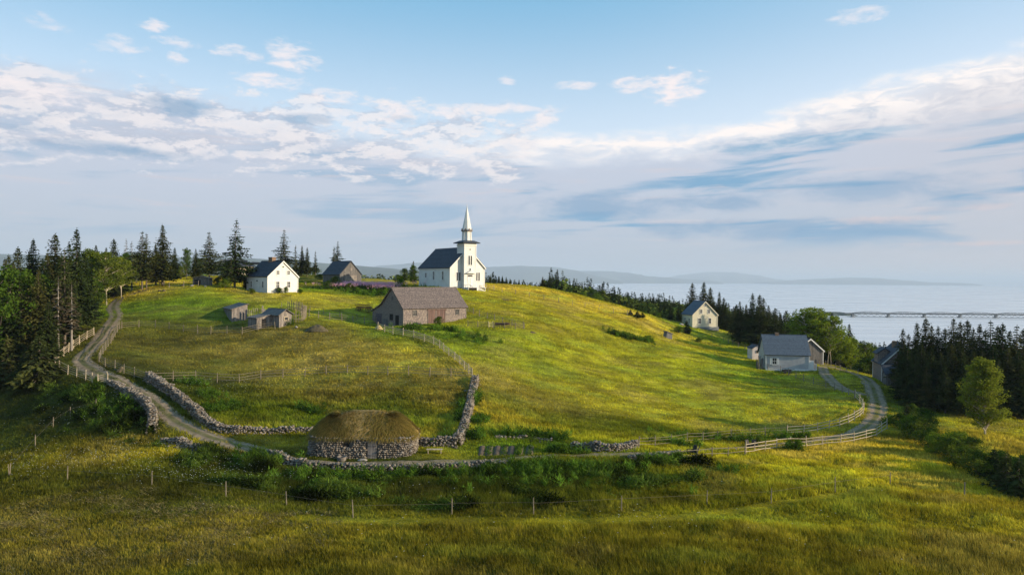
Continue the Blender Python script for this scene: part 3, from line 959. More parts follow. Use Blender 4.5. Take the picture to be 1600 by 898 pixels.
def panel(parent, face, u0, u1, z0, z1, name, m, o0=-0.02, o1=0.05):
    mb = MB()
    vs = [face(a, o, b) for b in (z0, z1) for (a, o) in ((u0, o1), (u1, o1), (u1, o0), (u0, o0))]
    mb.add(vs, [(3, 2, 1, 0), (4, 5, 6, 7), (0, 1, 5, 4), (1, 2, 6, 5), (2, 3, 7, 6), (3, 0, 4, 7)])
    return mb.build(name, m, parent)


class House:
    """local frame: gable front in the plane y=0 facing -Y, ridge along +Y, gable across x from 0 to W"""
    def __init__(self, name, label, cat, origin, rz, W, L, prof, mw, mr, over=0.3, thick=0.16, base=2.0, mtrim=None, rake=True, mw_side=None, group=None, roof_m2=None, foundation=None):
        self.root = thing(name, origin, label, cat, group, rz)
        self.W, self.L, self.prof = W, L, prof
        # prof: list of (x, z) of the roofline, left eave to right eave
        poly = [(0, -base)] + [(W, -base)] + [(x, z) for x, z in reversed(prof)]
        self.wall = MB().prism(poly, 0, L).build('wall', mw, self.root)
        mb = MB()
        for i in range(len(prof) - 1):
            (x0, z0), (x1, z1) = prof[i], prof[i + 1]
            d = math.hypot(x1 - x0, z1 - z0)
            ux, uz = (x1 - x0) / d, (z1 - z0) / d
            nx, nz = -uz, ux
            e0 = over if i == 0 else 0.0
            e1 = over if i == len(prof) - 2 else 0.0
            a = (x0 - ux * e0 + nx * .01, z0 - uz * e0 + nz * .01)
            b = (x1 + ux * e1 + nx * .01, z1 + uz * e1 + nz * .01)
            if i < len(prof) - 2 and uz > 0:
                b = (b[0], b[1])
            t = thick
            poly = [a, b, (b[0] + nx * t, b[1] + nz * t), (a[0] + nx * t, a[1] + nz * t)]
            mb.prism(poly, -over, L + over)
        self.roof = mb.build('roof', mr, self.root)
        # ridge cap
        k = max(range(len(prof)), key=lambda i: prof[i][1])
        rx_, rz_ = prof[k]
        MB().box(rx_ - .12, rx_ + .12, -over - .01, L + over + .01, rz_ + thick * .75, rz_ + thick * 1.45).build('ridge_cap', mr, self.roof)
        if rake and mtrim:
            for yy in (-over - 0.05, L + over - 0.0):
                mb = MB()
                for i in range(len(prof) - 1):
                    (x0, z0), (x1, z1) = prof[i], prof[i + 1]
                    d = math.hypot(x1 - x0, z1 - z0)
                    ux, uz = (x1 - x0) / d, (z1 - z0) / d
                    e0 = over if i == 0 else 0.0
                    e1 = over if i == len(prof) - 2 else 0.0
                    a = (x0 - ux * e0, z0 - uz * e0); b = (x1 + ux * e1, z1 + uz * e1)
                    mb.prism([(a[0], a[1] - .17), (b[0], b[1] - .17), (b[0], b[1] + thick * .9), (a[0], a[1] + thick * .9)], yy, yy + .048)
                mb.build('rake_board', mtrim, self.root)
        if mtrim:
            z0, z1 = prof[0][1], prof[-1][1]
            for (x, y, zz) in ((0, 0, z0), (W, 0, z1), (0, L, z0), (W, L, z1)):
                mb = MB().box(x - .06 if x == 0 else x - .10, x + .10 if x == 0 else x + .06, y - .06 if y == 0 else y - .10, y + .10 if y == 0 else y + .06, -base, zz - .1)
                mb.build('corner_board', mtrim, self.root)
        if foundation:
            MB().box(-.08, W + .08, -.08, L + .08, -base - .1, .12).build('foundation', foundation, self.root)

    def front(self, u, o, z):
        return (u, -o, z)

    def back(self, u, o, z):
        return (self.W - u, self.L + o, z)

    def left(self, u, o, z):             # u from the front corner backwards
        return (-o, self.L - u, z)

    def right(self, u, o, z):
        return (self.W + o, u, z)


def house_at(pc, pr, pl, th, near, *a, Wd=None, Ld=None, dz=0.0):
    """near='front' : right visible face is the gable front; 'side': left visible face is the gable front"""
    p, r_, l_ = fit(pc, pr, pl, th)
    return p, r_, l_


# --- white farmhouse
p, W, L = fit((418, 457.5), 465.5, 386, 50)
Hh = House('white_farmhouse', 'small white clapboard farmhouse with dark roof and brick chimney', 'house', (p.x, p.y, p.z), R(50), W, L,
           [(0, 3.45), (W / 2, 6.7), (W, 3.45)], M['white'], M['slate'], over=.22, mtrim=M['trimwhite'])
for (u, z) in ((2.45 / 7.5 * W, 1.75), (5.15 / 7.5 * W, 1.75)):
    window(Hh.root, Hh.front, u, z, .72, 1.2)
for (u, z) in ((2.5 / 7.5 * W, 4.3), (5.1 / 7.5 * W, 4.3)):
    window(Hh.root, Hh.front, u, z, .62, .78)
window(Hh.root, Hh.front, W / 2, 5.55, .45, .25, mullion=False, sill=False)
for u in (L * .22, L * .78):
    window(Hh.root, Hh.left, u, 1.75, .55, 1.25)
d_ = panel(Hh.root, Hh.left, L * .5 - .5, L * .5 + .5, .15, 2.2, 'door', M['trimwhite'])
window(Hh.root, Hh.left, L * .5, 2.52, .9, .2, mullion=False, sill=False)
MB().box(-1.3, -.05, L * .5 - .8, L * .5 + .8, -1, .12).build('doorstep', M['concrete'], Hh.root)
ch = MB().box(W / 2 - .45, W / 2 + .45, L * .52 - .75, L * .52 + .75, 6.1, 7.55).box(W / 2 - .52, W / 2 + .52, L * .52 - .82, L * .52 + .82, 7.56, 7.68)
ch.build('chimney', M['brick'], Hh.roof)
WH = Hh

# --- church
p, W, L = fit((703, 450.5), 757, 655, 35)
cw = W
C = House('white_church', 'white wooden church with dark roof and tall pointed steeple', 'church', (p.x, p.y, p.z), R(35), W, L,
          [(0, 4.75), (W / 2, 9.3), (W, 4.75)], M['church'], M['slate'], over=.3, mtrim=M['trimwhite'])
for k, u in enumerate((.23, .49, .78)):
    window(C.root, C.left, L * (u), 2.9 if k else 3.0, .75 if k else .7, 1.9 if k else 1.0)
for u in (.24, .80):
    for s in (-.3, .3):
        window(C.root, C.front, W * u + s, 2.7, .42, 1.9, mullion=False)
MB().box(-.12, W + .12, -.12, L + .12, -2, .25).build('foundation', M['concrete'], C.root)
mb = MB()
mb.box(-.12, W * .0 + .0, -.3, L + .3, 4.35, 4.6)
mb.build('eave_board', M['trimwhite'], C.root)
tw = 3.1
tx = W / 2
ty0, ty1 = -1.1, 2.0
tower = MB().box(tx - tw / 2, tx + tw / 2, ty0, ty1, -2, 10.3).build('tower', M['church'], C.root)


def tfront(u, o, z):
    return (tx - tw / 2 + u, ty0 - o, z)


def tleft(u, o, z):
    return (tx - tw / 2 - o, ty1 - u, z)


for (xx, yy) in ((tx - tw / 2, ty0), (tx + tw / 2, ty0), (tx - tw / 2, ty1), (tx + tw / 2, ty1)):
    sx = 1 if xx < tx else -1; sy = 1 if yy < .5 else -1
    xs = sorted((xx - sx * .06, xx + sx * .18)); ys = sorted((yy - sy * .06, yy + sy * .18))
    MB().box(xs[0], xs[1], ys[0], ys[1], -1.9, 10.0).build('corner_board', M['trimwhite'], tower)
MB().box(tx - tw / 2 - .14, tx + tw / 2 + .14, ty0 - .14, ty1 + .14, 9.75, 10.1).build('frieze', M['trimwhite'], tower)
# flared cornice roof of the tower
cx, cy = tx, (ty0 + ty1) / 2
mb = MB()
a_ = tw / 2 + .72; b_ = 1.25
vs = [(cx + sx * a_, cy + sy * a_, 10.3) for sx, sy in ((-1, -1), (1, -1), (1, 1), (-1, 1))] + [(cx + sx * a_, cy + sy * a_, 10.46) for sx, sy in ((-1, -1), (1, -1), (1, 1), (-1, 1))] + \
     [(cx + sx * b_, cy + sy * b_, 10.95) for sx, sy in ((-1, -1), (1, -1), (1, 1), (-1, 1))]
mb.add(vs, [(3, 2, 1, 0), (0, 1, 5, 4), (1, 2, 6, 5), (2, 3, 7, 6), (3, 0, 4, 7), (4, 5, 9, 8), (5, 6, 10, 9), (6, 7, 11, 10), (7, 4, 8, 11), (8, 9, 10, 11)])
mb.build('tower_roof', M['slate'], C.root)


def octa(mb, r0, r1, z0, z1):
    vs = []
    for (r_, z_) in ((r0, z0), (r1, z1)):
        for k in range(8):
            a = math.pi / 8 + k * math.pi / 4
            vs.append((cx + r_ * math.cos(a), cy + r_ * math.sin(a), z_))
    mb.add(vs, [(k, (k + 1) % 8, 8 + (k + 1) % 8, 8 + k) for k in range(8)] + [tuple(range(7, -1, -1)), tuple(range(8, 16))])


mb = MB(); octa(mb, 1.12, 1.0, 10.9, 13.05)
bel = mb.build('belfry', M['church'], C.root)
for k in range(8):
    a = math.pi / 8 + k * math.pi / 4
    mb = MB()
    mb.bar((cx + 1.13 * math.cos(a), cy + 1.13 * math.sin(a), 10.95), (cx + 1.02 * math.cos(a), cy + 1.02 * math.sin(a), 13.0), .12)
    mb.build('pilaster', M['trimwhite'], bel)
mb = MB(); octa(mb, 1.30, 1.30, 13.06, 13.14)
for k in range(8):
    a = k * math.pi / 4
    t_ = Vector((-math.sin(a), math.cos(a), 0)); o_ = Vector((cx + 1.18 * math.cos(a), cy + 1.18 * math.sin(a), 0))
    vs = []
    for rr_ in (0, .09):
        oo = o_ + Vector((math.cos(a), math.sin(a), 0)) * rr_
        vs += [tuple(oo - t_ * .46 + Vector((0, 0, 13.15))), tuple(oo + t_ * .46 + Vector((0, 0, 13.15))), tuple(oo + Vector((0, 0, 13.75)))]
    mb.add(vs, [(0, 2, 1), (3, 4, 5), (0, 1, 4, 3), (1, 2, 5, 4), (2, 0, 3, 5)])
mb.build('gablet_cornice', M['shingle'], bel)
mb = MB(); octa(mb, 1.17, .03, 13.15, 18.9)
spire = mb.build('spire', M['church'], C.root)
MB().tube([(cx, cy, 18.8), (cx, cy, 19.3)], .05).build('finial', M['trimwhite'], spire)
for s in (-.28, .28):
    window(C.root, tfront, tw / 2 + s, 6.4, .38, 2.1, mullion=False)
window(C.root, tfront, tw / 2, 4.35, .34, .45, mullion=False, sill=False)
window(C.root, tfront, tw / 2, 8.9, .34, .2, mullion=False, sill=False)
dr = panel(C.root, tfront, tw / 2 - .7, tw / 2 + .7, .35, 2.5, 'door', M['trimwhite'])
panel(dr, tfront, tw / 2 - .03, tw / 2 + .03, .4, 2.4, 'door_joint', M['void'], o0=.052, o1=.058)
window(C.root, tfront, tw / 2, 2.88, 1.25, .36, mullion=False, sill=False)
mb = MB().prism([(tx - 1.35, 3.45), (tx + 1.35, 3.45), (tx, 4.1)], ty0 - .75, ty0 - .003)
mb.build('door_hood', M['trimwhite'], C.root)
mb = MB().box(tx - 1.3, tx + 1.3, ty0 - 1.5, ty0 - .01, -1.2, .3)
for k in range(4):
    mb.box(tx + 1.302, tx + 3.2 - k * .42, ty0 - 1.45, ty0 - .1, -1.5, -.45 + .19 * k)
for (x0_, x1_, zz) in ((tx - 1.3, tx + 1.3, 1.25), ):
    mb.bar((x0_, ty0 - 1.45, zz), (x1_, ty0 - 1.45, zz), .08)
    mb.bar((x1_, ty0 - 1.45, zz), (x1_ + 2.0, ty0 - 1.45, zz - 1.15), .08)
    for xx in (x0_, (x0_ + x1_) / 2, x1_):
        mb.bar((xx, ty0 - 1.45, .3), (xx, ty0 - 1.45, 1.3), .09)
    mb.bar((x1_ + 1.9, ty0 - 1.45, -.8), (x1_ + 1.9, ty0 - 1.45, .2), .09)
mb.build('entrance_steps', M['trimwhite'], C.root)
MB().box(tx - 1.2, tx + .9, ty0 - 1.53, ty0 - 1.502, -1.0, .2).build('porch_opening', M['void'], C.root)

# --- big grey barn: long wall to the right, gable and lean-to on the left
p, LS, WG = fit((630, 509.8), 728.5, 582.8, 42)
bar = House('grey_barn', 'large weathered grey shingled barn with lean-to and faded double door', 'barn',
            (p.x - WG * math.cos(R(-48)), p.y - WG * math.sin(R(-48)), p.z), R(-48), WG, LS,
            [(0, 2.45), (WG - WG * .70, 3.75), (WG - WG * .35, 6.9), (WG, 3.3)], M['shingle'], M['barnroof'], over=.28, thick=.14, mtrim=None, base=2.5)
BW = WG
panel(bar.root, bar.front, BW * .11, BW * .30, -.2, 2.05, 'door', M['purpledoor'])
panel(bar.root, bar.front, BW * .57, BW * .68, .95, 2.1, 'opening', M['void'], o1=.03)
panel(bar.root, bar.front, BW * .755, BW * .865, -.3, 1.95, 'doorway', M['void'], o1=.03)
panel(bar.root, bar.front, BW * .34, BW * .52, .0, 1.1, 'patch_board', M['board2'])
panel(bar.root, bar.front, BW * .63, BW * .69, 4.7, 5.4, 'hatch', M['board2'])
mb = MB()
for zz in (1.0, 1.9, 2.8):
    mb.bar((BW * .05, -.03, zz), (BW * .09, -.03, zz), .05)
d_ = panel(bar.root, bar.right, LS * .37, LS * .66, -.3, 2.75, 'double_door', M['reddoor'])
panel(d_, bar.right, LS * .36, LS * .67, 2.80, 2.98, 'track', M['reddoor'], o1=.16)
mb = MB()
for u in (LS * .372, LS * .5, LS * .655):
    vs = [bar.right(a, o, b) for b in (-.3, 2.7) for (a, o) in ((u - .05, .08), (u + .05, .08), (u + .05, .052), (u - .05, .052))]
    MB().add(vs, [(3, 2, 1, 0), (4, 5, 6, 7), (0, 1, 5, 4), (1, 2, 6, 5), (2, 3, 7, 6), (3, 0, 4, 7)]).build('batten', M['board'], d_)
window(bar.root, bar.right, LS * .175, 2.35, .8, .9, m=M['board'])
window(bar.root, bar.right, LS * .85, 2.35, .7, .8, m=M['board2'])
for (x, y, z1) in ((0, 0, 2.3), (BW, 0, 3.1), (BW, LS, 3.1)):
    MB().box(x - .05, x + .05, y - .05, y + .05, -2.5, z1).build('corner_board', M['board'], bar.root)

# --- small grey barn behind
p, W, L = fit((531, 443.5), 564.5, 504.5, 42)
sb = House('grey_barn', 'small dark grey barn with dark roof behind the bushes', 'barn', (p.x, p.y, p.z), R(42), W, L,
           [(0, 2.4), (W / 2, 5.7), (W, 2.4)], M['board2'], M['slate'], over=.2, mtrim=None)
d_ = panel(sb.root, sb.front, W * .22, W * .78, .1, 2.25, 'double_door', M['board'])
panel(d_, sb.front, W * .2, W * .8, 2.27, 2.4, 'track', M['board2'], o1=.12)
panel(d_, sb.front, W * .24, W * .76, 1.1, 1.22, 'rail', M['palewood'], o0=.052, o1=.09)
panel(sb.root, sb.front, W * .46, W * .56, 3.4, 4.2, 'hatch', M['board'])
sb_root = sb.root

# --- pair of board sheds and the tall picket pen
p, W, L = fit((436, 512), 455, 413, 48)
s2 = House('board_shed', 'low grey board shed with flat gable roof and small dark window', 'shed', (p.x, p.y, p.z), R(48), W * 1.05, L * 1.05,
           [(-.0, 2.25), (W * .52, 3.1), (W * 1.05, 2.4)], M['board'], M['board2'], over=.35, thick=.1)
window(s2.root, s2.front, W * .58, 1.55, .65, .5, frame=.12, mullion=False, sill=False, m=M['palewood'])
panel(s2.root, s2.left, L * .08, L * .4, .0, 1.8, 'doorway', M['void'], o1=.03)
mb = MB().prism([(-2.9, -1.5), (-.03, -1.5), (-.03, 2.2), (-2.9, 1.65)], L * .45, L * 1.05)
ln = mb.build('lean_to', M['board'], s2.root)
MB().prism([(-3.1, 1.63), (.0, 2.24), (.0, 2.34), (-3.1, 1.73)], L * .40, L * 1.12).build('lean_to_roof', M['board2'], ln)
MB().box(-2.0, -1.2, L * .45 - .03, L * .45, 0, 1.5).build('lean_to_doorway', M['void'], ln)
p, W, L = fit((362, 503), 387, 350, 32)
s1 = House('board_shed', 'small grey board shed with slanting roof left of the low shed', 'shed', (p.x, p.y, p.z), R(32), W, L,
           [(0, 2.3), (W * .99, 3.15), (W, 3.15)], M['board'], M['board2'], over=.25, thick=.1)
panel(s1.root, s1.front, W * .52, W * .85, .0, 1.55, 'door', M['board2'])

# --- yellow house
p, W, L = fit((1082, 511.5), 1121.5, 1071, 12)
yh = House('yellow_house', 'cream yellow clapboard house with steep blue grey roof', 'house', (p.x, p.y, p.z), R(12), W, max(L, 6.2),
           [(0, 3.35), (W / 2, 6.8), (W, 3.35)], M['yellow'], M['blueslate'], over=.25, mtrim=M['yellow'], base=2.5, foundation=M['concrete'])
L = max(L, 6.2)
for u in (.28, .69):
    window(yh.root, yh.front, W * u, 1.75, .72, 1.35)
for u in (.34, .65):
    window(yh.root, yh.front, W * u, 4.25, .6, .95)
window(yh.root, yh.front, W / 2, 5.8, .35, .4, mullion=False, sill=False)
for u in (L * .3, L * .7):
    window(yh.root, yh.left, u, 1.7, .7, 1.3)
MB().box(W + .02, W + .6, .3, 1.3, -1.5, .1).build('side_step', M['concrete'], yh.root)

# --- pale grey house seen from its long side
pl_ = at(1196.5, 577.5)
th = 82
W = 6.6
k_ = ray(1265, 500)[0]
dx, dy = math.cos(R(th - 90)), math.sin(R(th - 90))
L = (k_ * pl_.y - pl_.x) / (dx - k_ * dy)
# front gable is its right end: local x runs backwards from the near wall
org = (pl_.x + dx * L, pl_.y + dy * L)
gh = House('grey_house', 'pale grey clapboard house with blue shingle roof and white porch', 'house', (org[0], org[1], pl_.z), R(th), W, L,
           [(0, 3.1), (W / 2, 6.55), (W, 3.1)], M['greysiding'], M['blueslate'], over=.3, mtrim=M['trimwhite'], rake=False, base=3.0)
w_ = window(gh.root, gh.left, L * .2, 1.75, .75, 1.2, frame=.1)
for s in (-1, 1):
    mb = MB()
    u = L * .2 + s * .68
    vs = [gh.left(a, o, b) for b in (1.1, 2.4) for (a, o) in ((u - .16, .06), (u + .16, .06), (u + .16, .003), (u - .16, .003))]
    mb.add(vs, [(3, 2, 1, 0), (4, 5, 6, 7), (0, 1, 5, 4), (1, 2, 6, 5), (2, 3, 7, 6), (3, 0, 4, 7)]).build('shutter', M['trimwhite'], w_)
MB().box(-.11, -.002, .02, L, -.1, .3).build('base_board', M['trimwhite'], gh.root)
pz = MB().box(.2, 3.2, -1.5, -.1, -2.5, .2).box(.2, 3.2, -1.52, -1.44, .2, 1.3)
pz.prism([(.12, .2), (.2, .2), (.2, 2.0), (.12, 2.0)], -.9, -.1)
pz.build('porch', M['trimwhite'], gh.root)
MB().box(W / 2 - .28, W / 2 + .28, L * .62, L * .68 + .2, 6.2, 7.1).build('chimney', M['brick'], gh.roof)

# --- white shed with gable roof left of the grey house
q = at(1181, 566)
ws = House('white_shed', 'narrow pinkish white shed with dark roof beside the grey house', 'shed', (q.x + .3, q.y + 3.0, hz(q.x, q.y + 3)), R(4), 2.2, 2.6,
           [(0, 2.35), (1.1, 3.0), (2.2, 2.35)], M['pinkwhite'], M['slate'], over=.15, thick=.08, base=3)
window(ws.root, ws.front, 1.05, 1.7, .36, .4, mullion=False, sill=False, m=M['darkwood'])

# --- barn half hidden behind the grey house
q = at_d(1263, 150)
k2 = House('grey_barn', 'dark weathered barn half hidden behind the grey house', 'barn', (q[0], q[1], q[2] - .6), R(8), 3.6, 6, [(0, 5.2), (.6, 5.6), (3.6, 3.1)], M['board2'], M['slate'], over=.25, base=3, mtrim=M['trimwhite'])

# --- mill house among the spruces
p = at(1385, 602)
t_ = -30
mh = House('mill_house', 'dark weathered shingled house with dormer among the tall spruces', 'house', (p.x + .8, p.y + 3.2, p.z), R(-14), 7.5, 6.5,
           [(0, 3.6), (3.75, 7.3), (7.5, 3.6)], M['shingle'], M['slate'], over=.3, mtrim=M['trimwhite'], base=3.5)
window(mh.root, mh.front, 4.2, 4.9, .7, .95, frame=.14)
window(mh.root, mh.front, 2.2, 2.6, .6, .6, frame=.1)
ln = MB().prism([(0, -3), (7.2, -3), (7.2, 2.0), (0, 2.0)], -3.2, -.003).build('lean_to', M['board2'], mh.root)
mb = MB()
mb.add([(-.3, -3.5, 1.98), (7.4, -3.5, 1.98), (7.4, -.003, 3.55), (-.3, -.003, 3.55), (-.3, -3.5, 2.12), (7.4, -3.5, 2.12), (7.4, -.003, 3.69), (-.3, -.003, 3.69)],
       [(3, 2, 1, 0), (4, 5, 6, 7), (0, 1, 5, 4), (1, 2, 6, 5), (2, 3, 7, 6), (3, 0, 4, 7)])
mb.build('lean_to_roof', M['slate'], ln)
MB().box(4.0, 5.9, -3.24, -3.202, .1, 1.5).build('opening', M['void'], ln)
dm = MB().prism([(-.2, 3.4), (2.2, 3.4), (2.2, 5.4), (1.0, 6.3), (-.2, 5.4)], 2.2, 4.6).build('dormer', M['shingle'], mh.root)
mb = MB()
mb.prism([(-.5, 5.2), (1.0, 6.35), (1.0, 6.5), (-.5, 5.35)], 1.9, 4.9)
mb.prism([(1.0, 6.35), (2.5, 5.2), (2.5, 5.35), (1.0, 6.5)], 1.9, 4.9)
mb.build('dormer_roof', M['slate'], dm)
MB().box(2.6, 3.3, 3, 3.7, 6, 7.7).build('chimney', M['brick'], mh.roof)

# --- background buildings on the hilltop at left
q = at_d(345, 215)
zt = ray(345, 405)[2] * 215
b1 = House('low_building', 'long low building with dark roof and cream gable behind the tall spruce', 'building', (q[0] - 1.5, 212, zt - 5.3), R(-20), 8, 9,
           [(0, 3.3), (4, 5.0), (8, 3.3)], M['beige'], M['slate'], over=.5, mtrim=M['beige'], base=4)
panel(b1.root, b1.front, 1.4, 6.6, 1.6, 2.6, 'opening', M['void'], o1=.03)
q = at(312, 446)
b2 = House('dark_hut', 'low dark brown open hut under the leaning spruce', 'hut', (q.x - 1.5, q.y, q.z), R(8), 3.4, 2.4, [(0, 1.6), (1.7, 1.95), (3.4, 1.6)], M['board2'], M['board'], over=.25, thick=.08, base=1.5)
panel(b2.root, b2.front, .3, 1.6, .0, 1.25, 'opening', M['void'], o1=.03)
zt = ray(400, 409)[2] * 185
q = at_d(394, 185)
b3 = thing('lookout_shelter', (q[0], 185, q[2]), 'small open timber shelter roof peeking above the white farmhouse', 'shelter')
zz = zt - q[2]
mb = MB().prism([(-3.0, zz - .9), (3.0, zz - .5), (3.0, zz - .3), (0.2, zz), (-3.0, zz - .7)], 0, 3)
mb.build('roof', M['slate'], b3)
for (xx, yy) in ((-1.6, .3), (2.0, .3), (-1.6, 2.7), (2.0, 2.7)):
    MB().box(xx - .12, xx + .12, yy - .12, yy + .12, -1.5, zz - .75).build('post', M['board2'], b3)
MB().box(-1.48, 1.88, .25, .35, -1.0, zz - 1.5).build('railing', M['board2'], b3)

# --- stone black house with thatched roof
fp = at(570, 716)
pw0 = ray(486, 700)[0]; pw1 = ray(652, 700)[0]
D0 = fp.y
hw = (pw1 - pw0) * (D0 + 2.6) / 2
hx = (pw1 + pw0) * (D0 + 2.6) / 2
HD = 3.1                                   # half depth
bh = thing('stone_blackhouse', (hx, D0 + HD, hz(hx, D0 + 1) - .1), 'low round-cornered stone cottage with shaggy golden thatched roof', 'cottage')
WHH = 2.25


def rr_pt(t, a, b, n=5.0):
    c, s = math.cos(t), math.sin(t)
    return (a * abs(c) ** (2 / n) * (1 if c > 0 else -1), b * abs(s) ** (2 / n) * (1 if s > 0 else -1))


core = MB()
N_ = 72
vs = []
for z_, sc_ in ((-1.5, 1.0), (WHH, .965)):
    for k in range(N_):
        x_, y_ = rr_pt(2 * math.pi * k / N_, (hw - .16) * sc_, (HD - .16) * sc_)
        vs.append((x_, y_, z_))
core.add(vs, [(k, (k + 1) % N_, N_ + (k + 1) % N_, N_ + k) for k in range(N_)] + [tuple(range(N_, 2 * N_))])
wl = core.build('wall', M['stonecore'], bh)

# a handful of rough stone shapes used by every dry stone wall
_ico = bmesh.new()
bmesh.ops.create_icosphere(_ico, subdivisions=2, radius=1.0)
ICO_V = np.array([v_.co[:] for v_ in _ico.verts])
ICO_F = np.array([[v_.index for v_ in f_.verts] for f_ in _ico.faces])
_ico.free()
_ico = bmesh.new()
bmesh.ops.create_icosphere(_ico, subdivisions=1, radius=1.0)
ICO1_V = np.array([v_.co[:] for v_ in _ico.verts])
ICO1_F = np.array([[v_.index for v_ in f_.verts] for f_ in _ico.faces])
_ico.free()


def rocks(P, size, rot_face=None, fine=True, squash=.65):
    """P (n,3) centres, size (n,) -> V,F of angular stones"""
    IV, IF = (ICO_V, ICO_F) if fine else (ICO1_V, ICO1_F)
    n = len(P)
    k = len(IV)
    V = np.tile(IV, (n, 1, 1))
    # flatten by random planes for a broken look
    for _ in range(5 if fine else 2):
        nn = rng.normal(size=(n, 1, 3)); nn /= np.linalg.norm(nn, axis=-1, keepdims=True)
        dd = rng.uniform(.55, .85, (n, 1))
        dot = (V * nn).sum(-1)
        ex = np.clip(dot - dd, 0, None)
        V = V - nn * ex[..., None]
    V = V * (1 + .12 * rng.normal(size=(n, k, 1)))
    sc = rng.uniform(.75, 1.3, (n, 1, 3)); sc[..., 2] *= squash
    V = V * sc
    a = rng.uniform(0, 2 * np.pi, n)
    t = rng.normal(0, .35, n)
    ca, sa = np.cos(a), np.sin(a)
    ct, st_ = np.cos(t), np.sin(t)
    X = V[..., 0]; Y = V[..., 1] * ct[:, None] - V[..., 2] * st_[:, None]; Z = V[..., 1] * st_[:, None] + V[..., 2] * ct[:, None]
    V = np.stack([X * ca[:, None] - Y * sa[:, None], X * sa[:, None] + Y * ca[:, None], Z], -1)
    V = V * size[:, None, None] + P[:, None]
    F = (IF[None] + (np.arange(n) * k)[:, None, None]).reshape(-1, 3)
    return V.reshape(-1, 3), F


# stone colour differs per stone through a voronoi-like random on position, so use a tint
m, g = new_mat('tinted_field_stone')
a = g.n('ShaderNodeAttribute', attribute_name='tint')
tc = g.n('ShaderNodeTexCoord')
n1 = g.noise(tc.outputs['Object'], 5.0, 4, 0.6)
cc = g.n('ShaderNodeCombineColor')
for k in range(3):
    g.put(cc.inputs[k], g.m('ADD', .55, g.m('MULTIPLY', n1, .9)))
b = g.n('ShaderNodeBsdfPrincipled')
g.put(b.inputs['Base Color'], g.mix(1.0, a.outputs['Color'], cc.outputs[0], 'MULTIPLY'))
b.inputs['Roughness'].default_value = .9
b.inputs['Specular IOR Level'].default_value = .15
o = g.n('ShaderNodeOutputMaterial')
g.t.links.new(b.outputs[0], o.inputs[0])
M['tstone'] = m


def stone_tint(n, k, lo=.13, hi=.50):
    v = rng.beta(1.5, 1.8, n) * (hi - lo) + lo
    wv = rng.normal(0, .04, n)
    c = np.stack([v * (1.14 + wv), v * .98, v * (.82 - wv)], -1)
    return np.repeat(c, k, axis=0)



def lx(px_):
    return ray(px_, 700)[0] * D0 - hx


DOOR_X = (lx(574.5) - .02, lx(588) + .02)
WIN_X = (lx(535.8), lx(545.2))
pts = []; szs = []
rows = 12
TT = np.linspace(0, 2 * np.pi, 2000)
OX = np.array([rr_pt(t, hw - .02, HD - .02) for t in TT])
AL = np.concatenate([[0], np.cumsum(np.linalg.norm(np.diff(OX, axis=0), axis=1))])
for r_ in range(rows):
    z_ = -.12 + r_ * WHH / (rows - 1)
    s_ = random.random() * .4
    while s_ < AL[-1]:
        w_ = random.uniform(.10, .21)
        x_ = float(np.interp(s_ + w_, AL, OX[:, 0])); y_ = float(np.interp(s_ + w_, AL, OX[:, 1]))
        sc_ = 1 - .035 * z_ / WHH
        skip = (y_ < -HD + .5) and ((DOOR_X[0] - w_ * .9 < x_ < DOOR_X[1] + w_ * .9 and z_ < 1.98) or (WIN_X[0] - w_ * .9 < x_ < WIN_X[1] + w_ * .9 and 1.12 < z_ < 1.95))
        if not skip:
            pts.append((x_ * sc_, y_ * sc_, z_ + random.uniform(-.04, .04))); szs.append(w_ * random.uniform(.82, 1.02))
        s_ += w_ * 1.62
Vr, Fr = rocks(np.array(pts), np.array(szs), squash=.72)
np_mesh('stone_facing', Vr, Fr, M['tstone'], stone_tint(len(pts), len(ICO_V), .09, .21), parent=wl)
yf = -HD + .02
dd_ = MB().box(DOOR_X[0], DOOR_X[1], yf + .0, yf + .12, -.1, 1.75).build('door', M['board'], bh)
for zz in (.35, 1.3):
    MB().box(DOOR_X[0] + .04, DOOR_X[1] - .04, yf - .05, yf - .002, zz, zz + .12).build('batten', M['board2'], dd_)
MB().box(DOOR_X[0] - .12, DOOR_X[1] + .12, yf - .06, yf + .2, 1.76, 1.93).build('lintel', M['board2'], bh)
wn = MB().box(WIN_X[0], WIN_X[1], yf + .1, yf + .15, 1.25, 1.85).build('window', M['void'], bh)
MB().box(WIN_X[0] - .1, WIN_X[1] + .1, yf - .02, yf + .2, 1.16, 1.245).build('sill', M['board2'], wn)

# thatched roof: rounded hip with a shaggy coat of straw
NR, NA = 26, 120
V = []
RB = 4.72 - WHH
ea, eb_ = hw + .05, HD + .02
rdg = hw * .46


def roof_pt(t, u):
    """t around, u from 0 (eave) to 1 (ridge)"""
    ex, ey = rr_pt(t, ea, eb_, 3.4)
    tx_ = max(-rdg, min(rdg, ex)) - .1
    k = u
    x_ = ex * (1 - k) + tx_ * k
    y_ = ey * (1 - k)
    z_ = WHH - .18 - .40 * u ** 2 * min(1, abs(tx_) / rdg) ** 3 + RB * (1 - (1 - u) ** 1.7)
    return x_, y_, z_


for j in range(NR):
    u = (j / (NR - 1)) ** 1.0
    for i in range(NA):
        t = 2 * math.pi * i / NA
        x_, y_, z_ = roof_pt(t, u)
        z_ += .10 * math.sin(i * .9 + j) * math.sin(j * .8) * (1 - u) + .05 * random.uniform(-1, 1)
        V.append((x_, y_, z_))
V = np.array(V)
F = []
for j in range(NR - 1):
    for i in range(NA):
        a_ = j * NA + i; b_ = j * NA + (i + 1) % NA
        F.append((a_, b_, b_ + NA, a_ + NA))
roof = np_mesh('roof', V, np.array(F), M['thatch'], parent=bh, smooth=True)
